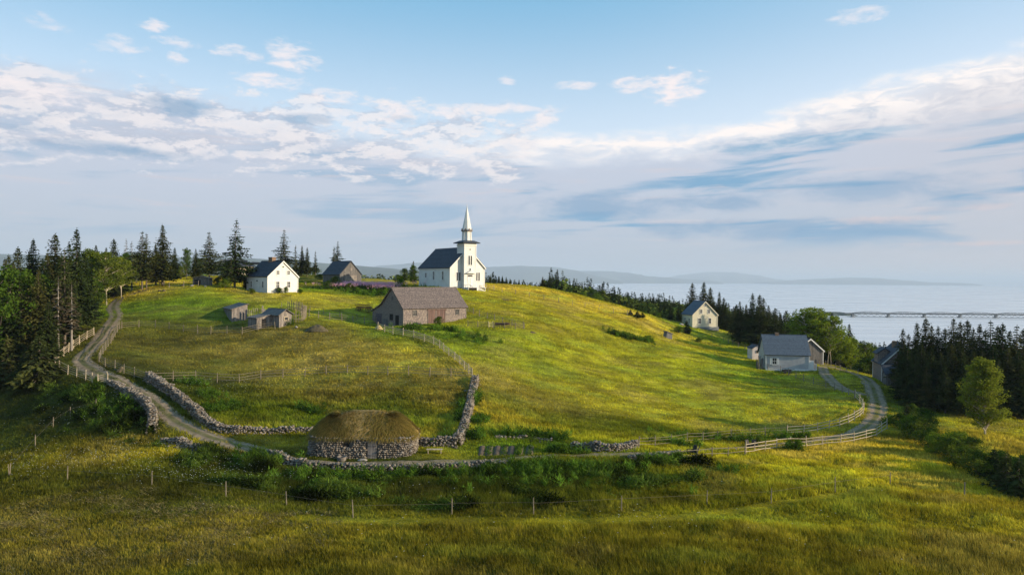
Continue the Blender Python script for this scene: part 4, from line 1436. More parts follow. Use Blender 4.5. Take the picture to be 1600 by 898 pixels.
# underside closing the eave
mb = MB()
mb.add([tuple(V[i]) for i in range(NA)], [tuple(range(NA))[::-1]])
mb.build('eave_underside', M['thatch'], roof)
# straw
ns = 26000
tt = rng.uniform(0, 2 * np.pi, ns); uu = rng.beta(1.1, 1.35, ns)
B = np.array([roof_pt(a_, b_) for a_, b_ in zip(tt, uu)])
B2 = np.array([roof_pt(a_, max(0, b_ - .06)) for a_, b_ in zip(tt, uu)])
dn = B2 - B
dn /= np.linalg.norm(dn, axis=1)[:, None] + 1e-6
dn[np.abs(dn).sum(1) < .5] = (0, 0, -1)
outv = np.stack([B[:, 0] * .3, B[:, 1], np.full(ns, 1.6)], -1); outv /= np.linalg.norm(outv, axis=1)[:, None]
ln_ = rng.uniform(.3, .8, ns)[:, None]
side = np.cross(dn, outv); side /= np.linalg.norm(side, axis=1)[:, None] + 1e-6
tip = B + dn * ln_ + outv * rng.uniform(.03, .32, ns)[:, None] + side * rng.normal(0, .16, ns)[:, None]
wd = rng.uniform(.015, .04, ns)[:, None]
SV = np.stack([B - side * wd, B + side * wd, tip], 1).reshape(-1, 3)
SF = np.arange(ns * 3).reshape(-1, 3)
q_ = rng.uniform(.35, 1.3, ns)[:, None] * np.where(rng.random(ns)[:, None] < .12, np.array([[.10, .12, .03]]), np.array([[.34, .25, .065]]))
np_mesh('straw', SV, SF, M['grass'], np.repeat(q_, 3, axis=0), parent=roof)

# ------------------------------------------------------------------ dry stone walls
def stone_wall(pts, label, height, width=0.75, size=(.09, .21), group='dry stone walls along the lanes', lean=0.0):
    C = polyline(pix(pts), 0.27)
    n = len(C)
    T = np.gradient(C, axis=0); T /= np.linalg.norm(T, axis=1)[:, None] + 1e-9
    N = np.stack([-T[:, 1], T[:, 0]], -1)
    hh = np.interp(np.linspace(0, 1, n), np.linspace(0, 1, len(height)), height)
    hh = hh * .9 * (.72 + .56 * np.array([float(vnoise(c[0], c[1], 1.7, 4)) for c in C]))
    o_ = C[n // 2]
    base = (float(o_[0]), float(o_[1]), hz(o_[0], o_[1]))
    P = []; s = []
    for i in range(n):
        z0 = hz(C[i, 0], C[i, 1])
        z = 0.0
        while z < hh[i]:
            wz = width * (1 - .38 * z / max(hh[i], .01)) / 2
            for k in (-1, -.5, 0, .5, 1):
                if abs(k) < .6 and z < hh[i] - .3:
                    continue
                q = C[i] + N[i] * (k * wz) + T[i] * random.uniform(-.2, .2)
                r_ = random.uniform(*size)
                P.append((q[0], q[1], z0 + z + random.uniform(-.08, .08))); s.append(r_)
            z += .19
    # fallen stones
    for _ in range(n // 3):
        i = random.randrange(n)
        q = C[i] + N[i] * random.choice((-1, 1)) * random.uniform(width * .5, width * 1.1)
        P.append((q[0], q[1], hz(q[0], q[1]) + .03)); s.append(random.uniform(.08, .2))
    V, F = rocks(np.array(P), np.array(s), fine=False, squash=.7)
    V = V - np.array(base)
    o = np_mesh('stone_wall', V, F, M['tstone'], stone_tint(len(P), len(ICO1_V), .06, .23))
    o.location = base
    tag(o, label, 'stone wall', group)
    return o


stone_wall([(173, 599), (190, 608), (208, 619), (222, 632), (233, 648), (239, 662), (236, 678)], 'grey stone wall curving down outside the left road bend to a blunt end', [.5, .7, .9, 1.2, 1.5, 1.7, 1.6], 1.0)
stone_wall([(232, 594), (248, 604), (270, 618), (292, 636), (306, 648), (322, 661), (345, 671), (372, 676)], 'thick rubble wall along the inner bank of the dirt road', [1.3, 1.5, 1.3, 1.2, 1.2, 1.0, .8], 1.0)
stone_wall([(372, 675), (410, 676), (440, 675), (470, 674), (500, 673)], 'low stone wall behind the cottage running to the bank', [.7, .6, .6, .6], .7)
stone_wall([(256, 690), (275, 693), (300, 699), (322, 705), (342, 713)], 'short overgrown rubble wall across the road mouth below the lane', [.7, .8, .7, .5], .9)
stone_wall([(425, 715), (450, 722), (480, 727), (520, 730), (560, 732)], 'low stone wall in front of the cottage at its left half', [.8, .7, .5, .5], .8)
stone_wall([(560, 732), (610, 733), (660, 732), (710, 730), (760, 726), (800, 723)], 'low overgrown stone wall below the track from the cottage door to the garden', [.5, .55, .45, .5, .35], .75)
stone_wall([(984, 718), (1005, 716), (1030, 714), (1062, 710)], 'short heap of wall stones beside the track ahead of the pale fence', [.5, .55, .5], .8)
stone_wall([(654, 695), (675, 696), (700, 696), (713, 698)], 'short stone wall joining the thatched cottage to the tall wall', [1.0, 1.0, .9], .7)
stone_wall([(713, 696), (722, 680), (728, 662), (732, 645), (736, 625), (740, 605), (743, 593)], 'grey stone wall climbing the hill from the cottage to the rail fence', [1.1, 1.2, 1.3, 1.1, 1.0, .9], .95)
stone_wall([(895, 699), (925, 703), (960, 704), (995, 699)], 'low stone wall above the track right of the garden beds', [.6, .9, .8, .8], .8)
stone_wall([(775, 684), (800, 685), (830, 686), (860, 690)], 'nearly buried low wall stones above the garden beds', [.35, .4, .35], .6)

# ------------------------------------------------------------------ fences
_post = {}
_rail = {}


def unit_post(m):
    if m not in _post:
        mb = MB()
        mb.tube([(0, 0, 0), (0, 0, .55), (.01, 0, 1)], [.07, .065, .055], 6)
        me = bpy.data.meshes.new('post'); me.from_pydata(mb.v, [], mb.f); me.materials.append(M[m]); _post[m] = me
    return _post[m]


def unit_rail(m):
    if m not in _rail:
        mb = MB()
        mb.tube([(0, 0, 0), (.5, 0, .0), (1, 0, 0)], [1, .93, .85], 6)
        me = bpy.data.meshes.new('rail'); me.from_pydata(mb.v, [], mb.f); me.materials.append(M[m]); _rail[m] = me
    return _rail[m]


def fence(pts, label, m='wood', step=2.6, rails=(.35, .72, 1.08), ht=1.3, rr=.033, cat='fence', group=None, jitter=.05, sink=.4, pw=1.0, close=False, name='rail_fence', posts=True, zigzag=0.0):
    C = polyline(pix(pts), step) if not isinstance(pts, np.ndarray) else pts
    z = h(C[:, 0], C[:, 1])
    o = thing(name, (C[0, 0], C[0, 1], z[0]), label, cat, group)
    O = np.array([C[0, 0], C[0, 1], z[0]])
    tops = []
    for i in range(len(C)):
        hh = ht * random.uniform(.93, 1.1)
        if zigzag:
            C[i] += np.array([random.uniform(-zigzag, zigzag), random.uniform(-zigzag, zigzag)])
        q = bpy.data.objects.new('post', unit_post(m)); COL.objects.link(q); q.parent = o
        q.location = (C[i, 0] - O[0], C[i, 1] - O[1], z[i] - O[2] - sink)
        q.scale = (pw, pw, hh + sink)
        q.rotation_euler = (random.gauss(0, jitter * .6), random.gauss(0, jitter * .6), random.random() * 6)
    if rails:
        for i in range(len(C) - 1):
            for rz_ in rails:
                a = Vector((C[i, 0], C[i, 1], z[i] + rz_ + random.gauss(0, jitter * .6))) - Vector(O)
                b = Vector((C[i + 1, 0], C[i + 1, 1], z[i + 1] + rz_ + random.gauss(0, jitter * .6))) - Vector(O)
                d = b - a
                a = a - d * .03; d = d * 1.06
                q = bpy.data.objects.new('rail', unit_rail(m)); COL.objects.link(q); q.parent = o
                q.location = a
                q.rotation_mode = 'QUATERNION'
                q.rotation_quaternion = d.to_track_quat('X', 'Z')
                q.scale = (d.length, rr, rr * random.uniform(.9, 1.15))
    return o


GF = 'rail fences on the hill'
fence([(147, 524), (135, 531), (122, 540), (110, 548), (100, 556), (89, 565), (87, 571), (93, 578), (104, 584), (117, 589), (130, 593), (144, 599)], 'pale four-rail fence on the outer edge of the left road bend', 'palewood', 2.3, (.3, .6, .9, 1.2), 1.4, group=GF)
fence([(153, 601), (167, 597)], 'short gate-like rail panel at the top of the left stone wall', 'palewood', 1.6, (.3, .6, .9, 1.15), 1.35, name='gate', cat='gate')
fence([(187, 514), (180, 525), (172, 538), (163, 550), (156, 561), (156, 569), (167, 574), (182, 579), (198, 585), (214, 591), (230, 596)], 'rail fence down the inner side of the dirt road', 'wood', 2.3, (.3, .6, .9, 1.15), 1.35, group=GF)
fence([(190, 514), (215, 511), (252, 513), (275, 517), (300, 519), (330, 522), (357, 521), (385, 522), (405, 516), (430, 514)], 'rail fence from the road bend to the low board shed', 'wood', 2.7, (.35, .7, 1.05), 1.3, group=GF)
fence([(233, 596), (270, 595), (300, 594), (330, 596), (370, 598), (400, 593), (440, 590), (500, 586), (560, 584), (620, 586), (680, 588), (738, 590)], 'long rail fence across the middle of the brown meadow', 'wood', 3.0, (.35, .75, 1.15), 1.35, group=GF)
fence([(738, 591), (732, 583), (722, 573), (711, 563), (700, 555), (690, 547), (683, 541), (672, 536), (655, 531), (630, 525), (608, 521), (590, 515)], 'grey rail fence slanting down from the barn to the stone wall', 'palewood', 2.2, (.3, .6, .9, 1.15), 1.35, group=GF, rr=.045)
fence([(588, 507), (562, 505), (540, 502), (520, 500), (503, 498), (485, 495), (470, 492)], 'dark rail fence between the barn lean-to and the picket pen', 'darkwood', 2.4, (.35, .75, 1.1), 1.35, group=GF)
fence([(440, 480), (470, 484), (500, 489), (530, 495), (560, 500), (585, 503)], 'thin wire fence crossing the grass above the dung heap', 'darkwood', 3.0, (.5, 1.0), 1.1, rr=.015, pw=.7, group=GF)
fence([(731, 487), (745, 493), (760, 497), (775, 501), (795, 507), (818, 513)], 'upper rail fence of the paddock right of the barn', 'darkwood', 2.2, (.3, .65, 1.0), 1.25, group=GF)
fence([(731, 510), (748, 511), (763, 511)], 'lower paddock fence beside the barn corner', 'wood', 2.2, (.3, .65, 1.0), 1.2, group=GF)
fence([(764, 512), (770, 512)], 'small pale yellow gate in the paddock fence', 'yellowpaint', 1.0, (.25, .6, .95), 1.15, name='gate', cat='gate', rr=.07)
fence([(771, 512), (788, 513), (805, 514), (819, 514)], 'lower paddock fence right of the yellow gate', 'wood', 2.0, (.3, .65, 1.0), 1.2, group=GF)
fence([(762, 455), (785, 457), (808, 460), (830, 464), (852, 468), (875, 473), (900, 478), (925, 482), (950, 488), (975, 492), (1000, 495)], 'thin post and wire fence following the ridge right of the church', 'darkwood', 3.4, (.5, 1.0), 1.2, rr=.015, group=GF)
fence([(752, 452), (762, 451), (772, 453)], 'short pale fence beside the church steps', 'palewood', 2.0, (.4, .9), 1.1, group=GF)
fence([(1112, 527), (1130, 533), (1148, 540), (1165, 547), (1180, 553)], 'dark wire fence running down from the yellow house lawn', 'darkwood', 3.2, (.5, 1.0), 1.2, rr=.02, group=GF)
fence([(1200, 578), (1222, 583), (1245, 592), (1265, 599), (1290, 606), (1316, 614), (1335, 622)], 'dark rail fence below the grey house', 'darkwood', 2.6, (.35, .72, 1.1), 1.35, group=GF)
fence([(1336, 622), (1343, 630), (1349, 640), (1347, 649), (1335, 657), (1322, 664), (1305, 668), (1290, 672), (1275, 675), (1255, 678), (1230, 680)], 'pale weathered rail fence inside the right road bend', 'palewood', 2.3, (.35, .75, 1.15), 1.4, rr=.045, group=GF)
fence([(1229, 681), (1200, 682), (1170, 684), (1140, 686), (1100, 691), (1060, 695), (1020, 699), (998, 700)], 'thin dark wire and rail fence above the track', 'wood', 3.0, (.4, .8, 1.15), 1.35, rr=.022, group=GF)
fence([(1386, 671), (1377, 677), (1366, 684), (1345, 689), (1316, 694), (1280, 697), (1240, 700), (1210, 703), (1185, 707), (1165, 710)], 'bleached rail fence on the outer side of the right road bend', 'palewood', 2.6, (.35, .8, 1.2), 1.45, rr=.05, group=GF)
fence([(1164, 711), (1140, 713), (1115, 714), (1085, 717), (1062, 719)], 'lower greyer rail fence by the black chairs', 'wood', 2.8, (.45, 1.0), 1.2, group=GF)
fence([(1270, 566), (1285, 570), (1300, 574), (1320, 581), (1340, 586)], 'thin dark fence behind the gravel drive', 'darkwood', 2.6, (.4, .9), 1.2, group=GF)
fence([(205, 448), (235, 448), (262, 449), (285, 448), (310, 447)], 'old dark fence behind the hilltop spruces', 'darkwood', 3.2, (.4, .9), 1.2, group=GF)
fence([(10, 533), (25, 535), (40, 532)], 'dark rail fence in the shade of the left spruces', 'darkwood', 2.5, (.4, .9), 1.3, group=GF)
# wire fence of single stakes round the front meadow
stk = [(15, 745), (105, 751), (237, 759), (353, 777), (448, 791), (552, 808), (706, 804), (834, 804), (971, 798), (1104, 790), (1205, 786), (1305, 769), (1391, 758)]
C_ = np.array([[at(*q).x, at(*q).y] for q in stk])
fence(C_, 'line of pale wooden stakes with wire round the front meadow', 'wood', 1, (1.0,), 1.35, rr=.008, pw=.75, name='stake_fence')
C_ = np.array([[at(*q).x, at(*q).y] for q in [(15, 745), (55, 698), (83, 668), (110, 651), (150, 640)]])
fence(C_, 'line of dark stakes climbing the shaded left slope', 'wood', 1, (1.0,), 1.3, rr=.008, pw=.75, name='stake_fence')
q = at(1507, 777)
st_ = bpy.data.objects.new('stake', unit_post('darkwood')); COL.objects.link(st_); st_.location = (q.x, q.y, q.z - .3); st_.scale = (.8, .8, 1.75)
tag(st_, 'single dark stake standing alone in the right meadow', 'stake')
# tall picket pen by the low shed
C_ = polyline(pix([(447, 504), (462, 503), (474, 500), (478, 493), (466, 486), (450, 483)]), .42)
pen = thing('picket_pen', (C_[0, 0], C_[0, 1], hz(*C_[0])), 'tall uneven grey picket pen beside the low shed', 'pen')
mb = MB()
for k, (x_, y_) in enumerate(C_):
    zz = hz(x_, y_) - hz(*C_[0])
    mb.bar((x_ - C_[0, 0], y_ - C_[0, 1], zz - .3), (x_ - C_[0, 0] + random.gauss(0, .06), y_ - C_[0, 1] + random.gauss(0, .06), zz + random.uniform(1.4, 2.1)), .13, .06)
mb.build('picket', M['wood'], pen)
mb = MB()
for k in range(len(C_) - 1):
    for zr in (.5, 1.2):
        za = hz(*C_[k]) - hz(*C_[0]); zb = hz(*C_[k + 1]) - hz(*C_[0])
        mb.bar((C_[k, 0] - C_[0, 0], C_[k, 1] - C_[0, 1], za + zr), (C_[k + 1, 0] - C_[0, 0], C_[k + 1, 1] - C_[0, 1], zb + zr), .07)
mb.build('rail', M['wood'], pen)
C_ = polyline(pix([(389, 502), (400, 499), (408, 497), (414, 500)]), .42)
pen = thing('picket_pen', (C_[0, 0], C_[0, 1], hz(*C_[0])), 'short tall picket gap between the two board sheds', 'pen')
mb = MB()
for k, (x_, y_) in enumerate(C_):
    zz = hz(x_, y_) - hz(*C_[0])
    mb.bar((x_ - C_[0, 0], y_ - C_[0, 1], zz - .3), (x_ - C_[0, 0], y_ - C_[0, 1], zz + random.uniform(1.7, 2.4)), .2, .06)
mb.build('picket', M['board'], pen)


# ------------------------------------------------------------------ trees
def tri_cloud(base, direc, side, ln_, wd):
    """triangles: base point, pointing along direc, width along side"""
    n = len(base)
    V = np.stack([base - side * wd[:, None] * .5, base + side * wd[:, None] * .5, base + direc * ln_[:, None]], 1).reshape(-1, 3)
    return V, np.arange(n * 3).reshape(-1, 3)


def make_spruce(H, Rm, bare, dens=1.0, seed=1, thin=0.0, top_gap=0.0, col='spruce', detail=1.0, trunk_col='bark', lean=0.0):
    """unit tree meshes: crown and trunk"""
    r = np.random.default_rng(seed)
    B = []; Dv = []; Sd = []; L = []; Wd = []
    z = H * bare
    wob = r.uniform(0, 6, 4)
    while z < H - .15:
        t = (z - H * bare) / (H * (1 - bare))
        env = (1 - t) ** .88 * (1.0 - .30 * math.exp(-((t) / .10) ** 2))
        rad0 = Rm * env * 1.14 + .12
        nb = int(max(4, round((5 + 4 * env) * dens)))
        a0 = r.uniform(0, 6.28)
        for k in range(nb):
            a = a0 + 6.283 * k / nb + r.normal(0, .25)
            if r.random() < thin:
                continue
            lob = (1 + .24 * math.sin(2 * a + wob[0] + z * .7) + .18 * math.sin(3 * a + wob[1] - z * 1.3)) * (1 + .16 * math.sin(z * 1.9 + wob[2]) + .10 * math.sin(z * 4.1 + wob[3]))
            rad = rad0 * lob * r.uniform(.62, 1.15)
            u = np.array([math.cos(a), math.sin(a), 0.0])
            v = np.array([-math.sin(a), math.cos(a), 0.0])
            droop = r.uniform(.18, .42) * (1 - t) + r.uniform(-.1, .1) - .10 * t
            nseg = max(2, int(rad / (.34 / detail)))
            s = (np.arange(nseg) + r.uniform(.2, .9, nseg)) / nseg
            s = np.concatenate([s, s, s, s[s > .3]])
            s = np.clip(s + r.normal(0, .04, len(s)), .08, 1)
            p = u[None] * (s * rad)[:, None]
            zz = z - droop * s * rad * (1 - .45 * s) + r.normal(0, .05, len(s))
            p = p + np.array([0, 0, 1.0]) * zz[:, None]
            sg = r.choice([-1, 1], len(s))
            q = u[None] * r.uniform(.45, 1.0, len(s))[:, None] + v[None] * (sg * r.uniform(.15, .9, len(s)))[:, None] + np.array([0, 0, 1.0]) * r.uniform(-.65, .10, len(s))[:, None]
            q /= np.linalg.norm(q, axis=1)[:, None]
            nrm = r.normal(0, .5, (len(s), 3)) + np.array([0, 0, 1.0])
            sd_ = np.cross(q, nrm); sd_ /= np.linalg.norm(sd_, axis=1)[:, None] + 1e-6
            B.append(p); Dv.append(q); Sd.append(sd_); wf = .38 + .62 * env
            L.append(r.uniform(.62, 1.15, len(s)) * (1.05 - .45 * s) * (.32 + .68 * env) / detail ** .4)
            Wd.append(r.uniform(.30, .56, len(s)) * wf)
        z += r.uniform(.17, .36) * (1 + top_gap * .6 * t)
    # leader
    n = 14
    zz = r.uniform(H - .9, H + .05, n)
    B.append(np.stack([np.zeros(n), np.zeros(n), zz], -1))
    a = r.uniform(0, 6.28, n)
    q = np.stack([np.cos(a) * .6, np.sin(a) * .6, r.uniform(.2, 1.0, n)], -1); q /= np.linalg.norm(q, axis=1)[:, None]
    Dv.append(q); Sd.append(np.stack([-np.sin(a), np.cos(a), a * 0], -1)); L.append(r.uniform(.2, .45, n)); Wd.append(r.uniform(.08, .16, n))
    B = np.concatenate(B); Dv = np.concatenate(Dv); Sd = np.concatenate(Sd); L = np.concatenate(L); Wd = np.concatenate(Wd)
    if lean:
        B[:, 0] += lean * (B[:, 2] / H) ** 2
    V, F = tri_cloud(B, Dv, Sd, L, Wd)
    crown = np_mesh('crown', V, F, M[col])
    mb = MB()
    zs = np.linspace(-.8, H - .3, 9)
    mb.tube([(lean * (max(z_, 0) / H) ** 2, 0, z_) for z_ in zs], [max(.03, (.017 * H) * (1 - .93 * max(z_, 0) / H)) for z_ in zs], 7)
    # dead stubs under the crown
    for _ in range(int(10 + 20 * bare)):
        z_ = r.uniform(H * .08, H * (bare + .25)); a = r.uniform(0, 6.28); l_ = r.uniform(.4, Rm * .6)
        mb.tube([(0, 0, z_), (math.cos(a) * l_, math.sin(a) * l_, z_ - l_ * r.uniform(-.05, .3))], [.035, .012], 4, cap=False)
    # limbs inside the crown
    for _ in range(int(46)):
        z_ = r.uniform(H * bare, H * .93); a = r.uniform(0, 6.28); t = (z_ - H * bare) / (H * (1 - bare)); l_ = Rm * (1 - t) ** .8 * r.uniform(.6, .95)
        mb.tube([(0, 0, z_), (math.cos(a) * l_, math.sin(a) * l_, z_ - l_ * .25)], [.045, .012], 4, cap=False)
    tr = mb.build('trunk', M[trunk_col])
    return crown, tr


def make_decid(H, Rm, seed=1, col='leafdark', bare=.2, n_cl=46, trunk_col='bark', trunks=1, leaf=.26, narrow=1.0, per=95):
    r = np.random.default_rng(seed)
    mb = MB()
    cl = []
    for tk in range(trunks):
        ox = 0 if trunks == 1 else r.uniform(-.5, .5) * Rm * .3
        oy = 0 if trunks == 1 else r.uniform(-.5, .5) * Rm * .3
        lx_ = r.uniform(-.22, .22) * Rm * (1 if trunks == 1 else 2.2)
        ly_ = r.uniform(-.22, .22) * Rm
        zs = np.linspace(-.6, H * .86, 8)
        path = [(ox + lx_ * (max(z_, 0) / H) ** 1.2, oy + ly_ * (max(z_, 0) / H) ** 1.2, z_) for z_ in zs]
        mb.tube(path, [max(.02, .013 * H * (1 - .9 * max(z_, 0) / H) / trunks ** .5) for z_ in zs], 7)
        nl = n_cl // trunks
        for k in range(nl):
            t = (k + r.uniform(0, 1)) / nl
            z0 = H * (bare + (1 - bare) * t * .86)
            env = math.sin(math.pi * min(1, .14 + .80 * t ** .85)) ** .7
            a = k * 2.4 + r.normal(0, .5)
            l_ = Rm * env * r.uniform(.30, 1.0) * narrow
            fx = ox + lx_ * (z0 / H) ** 1.2; fy = oy + ly_ * (z0 / H) ** 1.2
            e = (fx + math.cos(a) * l_, fy + math.sin(a) * l_, min(H * .97, z0 + H * (.05 + .07 * r.random())))
            mid = (fx + math.cos(a) * l_ * .5, fy + math.sin(a) * l_ * .5, z0 + H * .02)
            mb.tube([(fx, fy, z0 - H * .05), mid, e], [.010 * H * (1 - t * .7) + .01, .006 * H * (1 - t * .7) + .008, .008], 5, cap=False)
            cl.append((e, Rm * r.uniform(.17, .34) * (.75 + .25 * env)))
            if r.random() < .4:
                cl.append(((mid[0], mid[1], mid[2] + H * .05), Rm * r.uniform(.16, .26)))
    B = []; nn = []
    for (c_, rr_) in cl:
        k = int(per * r.uniform(.6, 1.3))
        d = r.normal(size=(k, 3)); d /= np.linalg.norm(d, axis=1)[:, None]
        rad = rr_ * r.uniform(.35, 1.12, k) ** .6
        p = d * rad[:, None] * np.array([1.15, 1.15, .72])
        B.append(np.array(c_) + p); nn.append(d * .6 + r.normal(0, .6, (k, 3)) + np.array([0, 0, .4]))
    B = np.concatenate(B); nn = np.concatenate(nn)
    nn /= np.linalg.norm(nn, axis=1)[:, None]
    rv = r.normal(size=B.shape)
    q = np.cross(nn, rv); q /= np.linalg.norm(q, axis=1)[:, None] + 1e-6
    s = np.cross(nn, q)
    L = r.uniform(.7, 1.4, len(B)) * leaf
    W_ = r.uniform(.5, .9, len(B)) * leaf
    n = len(B)
    V = np.stack([B, B + q * (L * .5)[:, None] + s * (W_ * .5)[:, None], B + q * L[:, None], B + q * (L * .5)[:, None] - s * (W_ * .5)[:, None]], 1).reshape(-1, 3)
    F = np.arange(n * 4).reshape(-1, 4)
    crown = np_mesh('crown', V, F, M[col])
    return crown, mb.build('trunk', M[trunk_col])


PROTO = {}


def proto(key, fn):
    if key not in PROTO:
        c_, t_ = fn()
        zmax = max(v_.co.z for v_ in c_.data.vertices)
        PROTO[key] = (c_.data, t_.data, zmax)
        bpy.data.objects.remove(c_); bpy.data.objects.remove(t_)
    return PROTO[key]


SPEC = {
    's1': lambda: make_spruce(16, 3.3, .10, 1.15, 1),
    's2': lambda: make_spruce(16, 3.0, .12, 1.1, 2, thin=.06),
    's3': lambda: make_spruce(16, 3.8, .06, 1.25, 3),
    's4': lambda: make_spruce(16, 2.6, .12, 1.0, 4, thin=.10),
    'gap1': lambda: make_spruce(16, 3.7, .24, .9, 5, thin=.18, top_gap=.7, lean=.5),
    'gap2': lambda: make_spruce(16, 3.4, .20, .95, 6, thin=.2, top_gap=.9),
    'gap3': lambda: make_spruce(16, 4.0, .10, .95, 7, thin=.22, top_gap=1.2, lean=-.4),
    'thin1': lambda: make_spruce(14, 1.7, .15, .7, 8, thin=.3, top_gap=.8),
    'bare1': lambda: make_spruce(16, 2.2, .34, .6, 9, thin=.55, top_gap=.6, col='sprucebrown', trunk_col='deadwood'),
    'small': lambda: make_spruce(5, 1.7, .03, 1.0, 10),
    'd1': lambda: make_decid(10, 3.6, 11, 'leafdark'),
    'd2': lambda: make_decid(10, 3.2, 12, 'leaflight', trunks=3, trunk_col='palebark', bare=.26, n_cl=54),
    'd6': lambda: make_decid(10, 3.4, 18, 'leafdark', trunks=3, trunk_col='palebark', bare=.28, n_cl=54),
    'd3': lambda: make_decid(11, 3.1, 13, 'leafolive', bare=.09, n_cl=90, trunk_col='palebark', per=110, leaf=.24),
    'd4': lambda: make_decid(9, 3.4, 14, 'leaflight', bare=.12, n_cl=50),
    'd5': lambda: make_decid(10, 3.0, 15, 'leafdark', bare=.15, n_cl=50, narrow=.85, trunks=2),
    'bush': lambda: make_decid(3.2, 2.1, 16, 'leafdark', bare=.03, n_cl=30, leaf=.2, per=80),
    'bush2': lambda: make_decid(3.2, 2.3, 17, 'leaflight', bare=.03, n_cl=30, leaf=.2, per=80),
}


def tree(kind, x, y, height, label, cat='tree', group=None, rz=None, fat=1.0, name=None, z=None):
    cm, tm, zm = proto(kind, SPEC[kind])
    nm = name or ('spruce_tree' if kind[0] in 'sgt' or kind == 'bare1' else 'leafy_tree')
    z = hz(x, y) if z is None else z
    o = thing(nm, (x, y, z), label, cat, group, random.uniform(0, 6.28) if rz is None else rz)
    s = height / zm
    o.scale = (s * fat, s * fat, s)
    for nn_, me in (('crown', cm), ('trunk', tm)):
        q = bpy.data.objects.new(nn_, me); COL.objects.link(q); q.parent = o
    return o


def tree_px(kind, px, D, top, label, **kw):
    r_ = ray(px, top)
    x, y = r_[0] * D, D
    zt = r_[2] * D
    return tree(kind, x, y, zt - hz(x, y), label, **kw)


GL = 'spruces of the left wood beside the dirt road'
GH = 'trees along the hilltop behind the farmhouse'
# (kind, px, distance, top y, label)
for (k, px_, D, top, lab, fat) in [
    ('s3', 20, 112, 408, 'bushy dark spruce filling the left edge of the wood', 1.1),
    ('s1', 68, 111, 405, 'dark spruce filling the gap before the tall pair of the left wood', 1.1),
    ('s3', 40, 110, 425, 'wide low spruce in the middle of the left wood', 1.2),
    ('s3', 96, 112, 402, 'wide dark spruce standing between the two tallest of the left wood', 1.1),
    ('s3', 28, 117, 384, 'dark spruce with a blunt crown near the left edge of the wood', 1.0),
    ('s1', 52, 119, 372, 'dense spruce rising left of the tallest pair in the left wood', 1.0),
    ('s2', 75, 113, 392, 'ragged spruce leaning on its taller neighbour in the left wood', 1.0),
    ('s3', 86, 118, 363, 'broad dark spruce second tallest above the road fence', 1.1),
    ('gap2', 101, 109, 386, 'bare-stemmed spruce standing closest to the pale road fence', .9),
    ('s2', 120, 116, 354, 'tallest narrow spruce at the edge of the left wood', .95),
    ('s4', 108, 124, 378, 'narrow spruce squeezed behind the tallest one', 1.0),
    ('bare1', 91, 106, 430, 'thin lichen-grey stem with few twigs in front of the left wood', 1.0),
    ('bare1', 112, 107, 440, 'bleached bare stem by the top end of the pale fence', 1.0),
    ('s1', 8, 110, 402, 'dark spruce cut by the left picture edge', 1.0),
    ('s3', 30, 105, 428, 'lower bushy spruce in the front row of the left wood', 1.0),
    ('s1', 60, 106, 418, 'middling spruce in the front row of the left wood', 1.0),
    ('s4', 46, 122, 392, 'slim spruce in the gap of the left wood', 1.0),
    ('s2', 14, 124, 396, 'far slim spruce at the left border', 1.0),
    ('s3', 132, 126, 398, 'short spruce behind the tallest one beside the road', 1.0),
    ('small', 62, 96, 520, 'young spruce in the shaded slope under the left wood', 1.2),
    ('small', 38, 97, 545, 'smallest young spruce on the shaded left slope', 1.1),
    ('small', 12, 100, 520, 'young spruce at the left border under the wood', 1.2),
    ('s4', -10, 108, 420, 'spruce just at the left border', 1.1),
    ('s1', 76, 101, 470, 'bushy half-height spruce before the left wood', 1.1),
]:
    tree_px(k, px_, D, top, lab, group=GL, fat=fat)
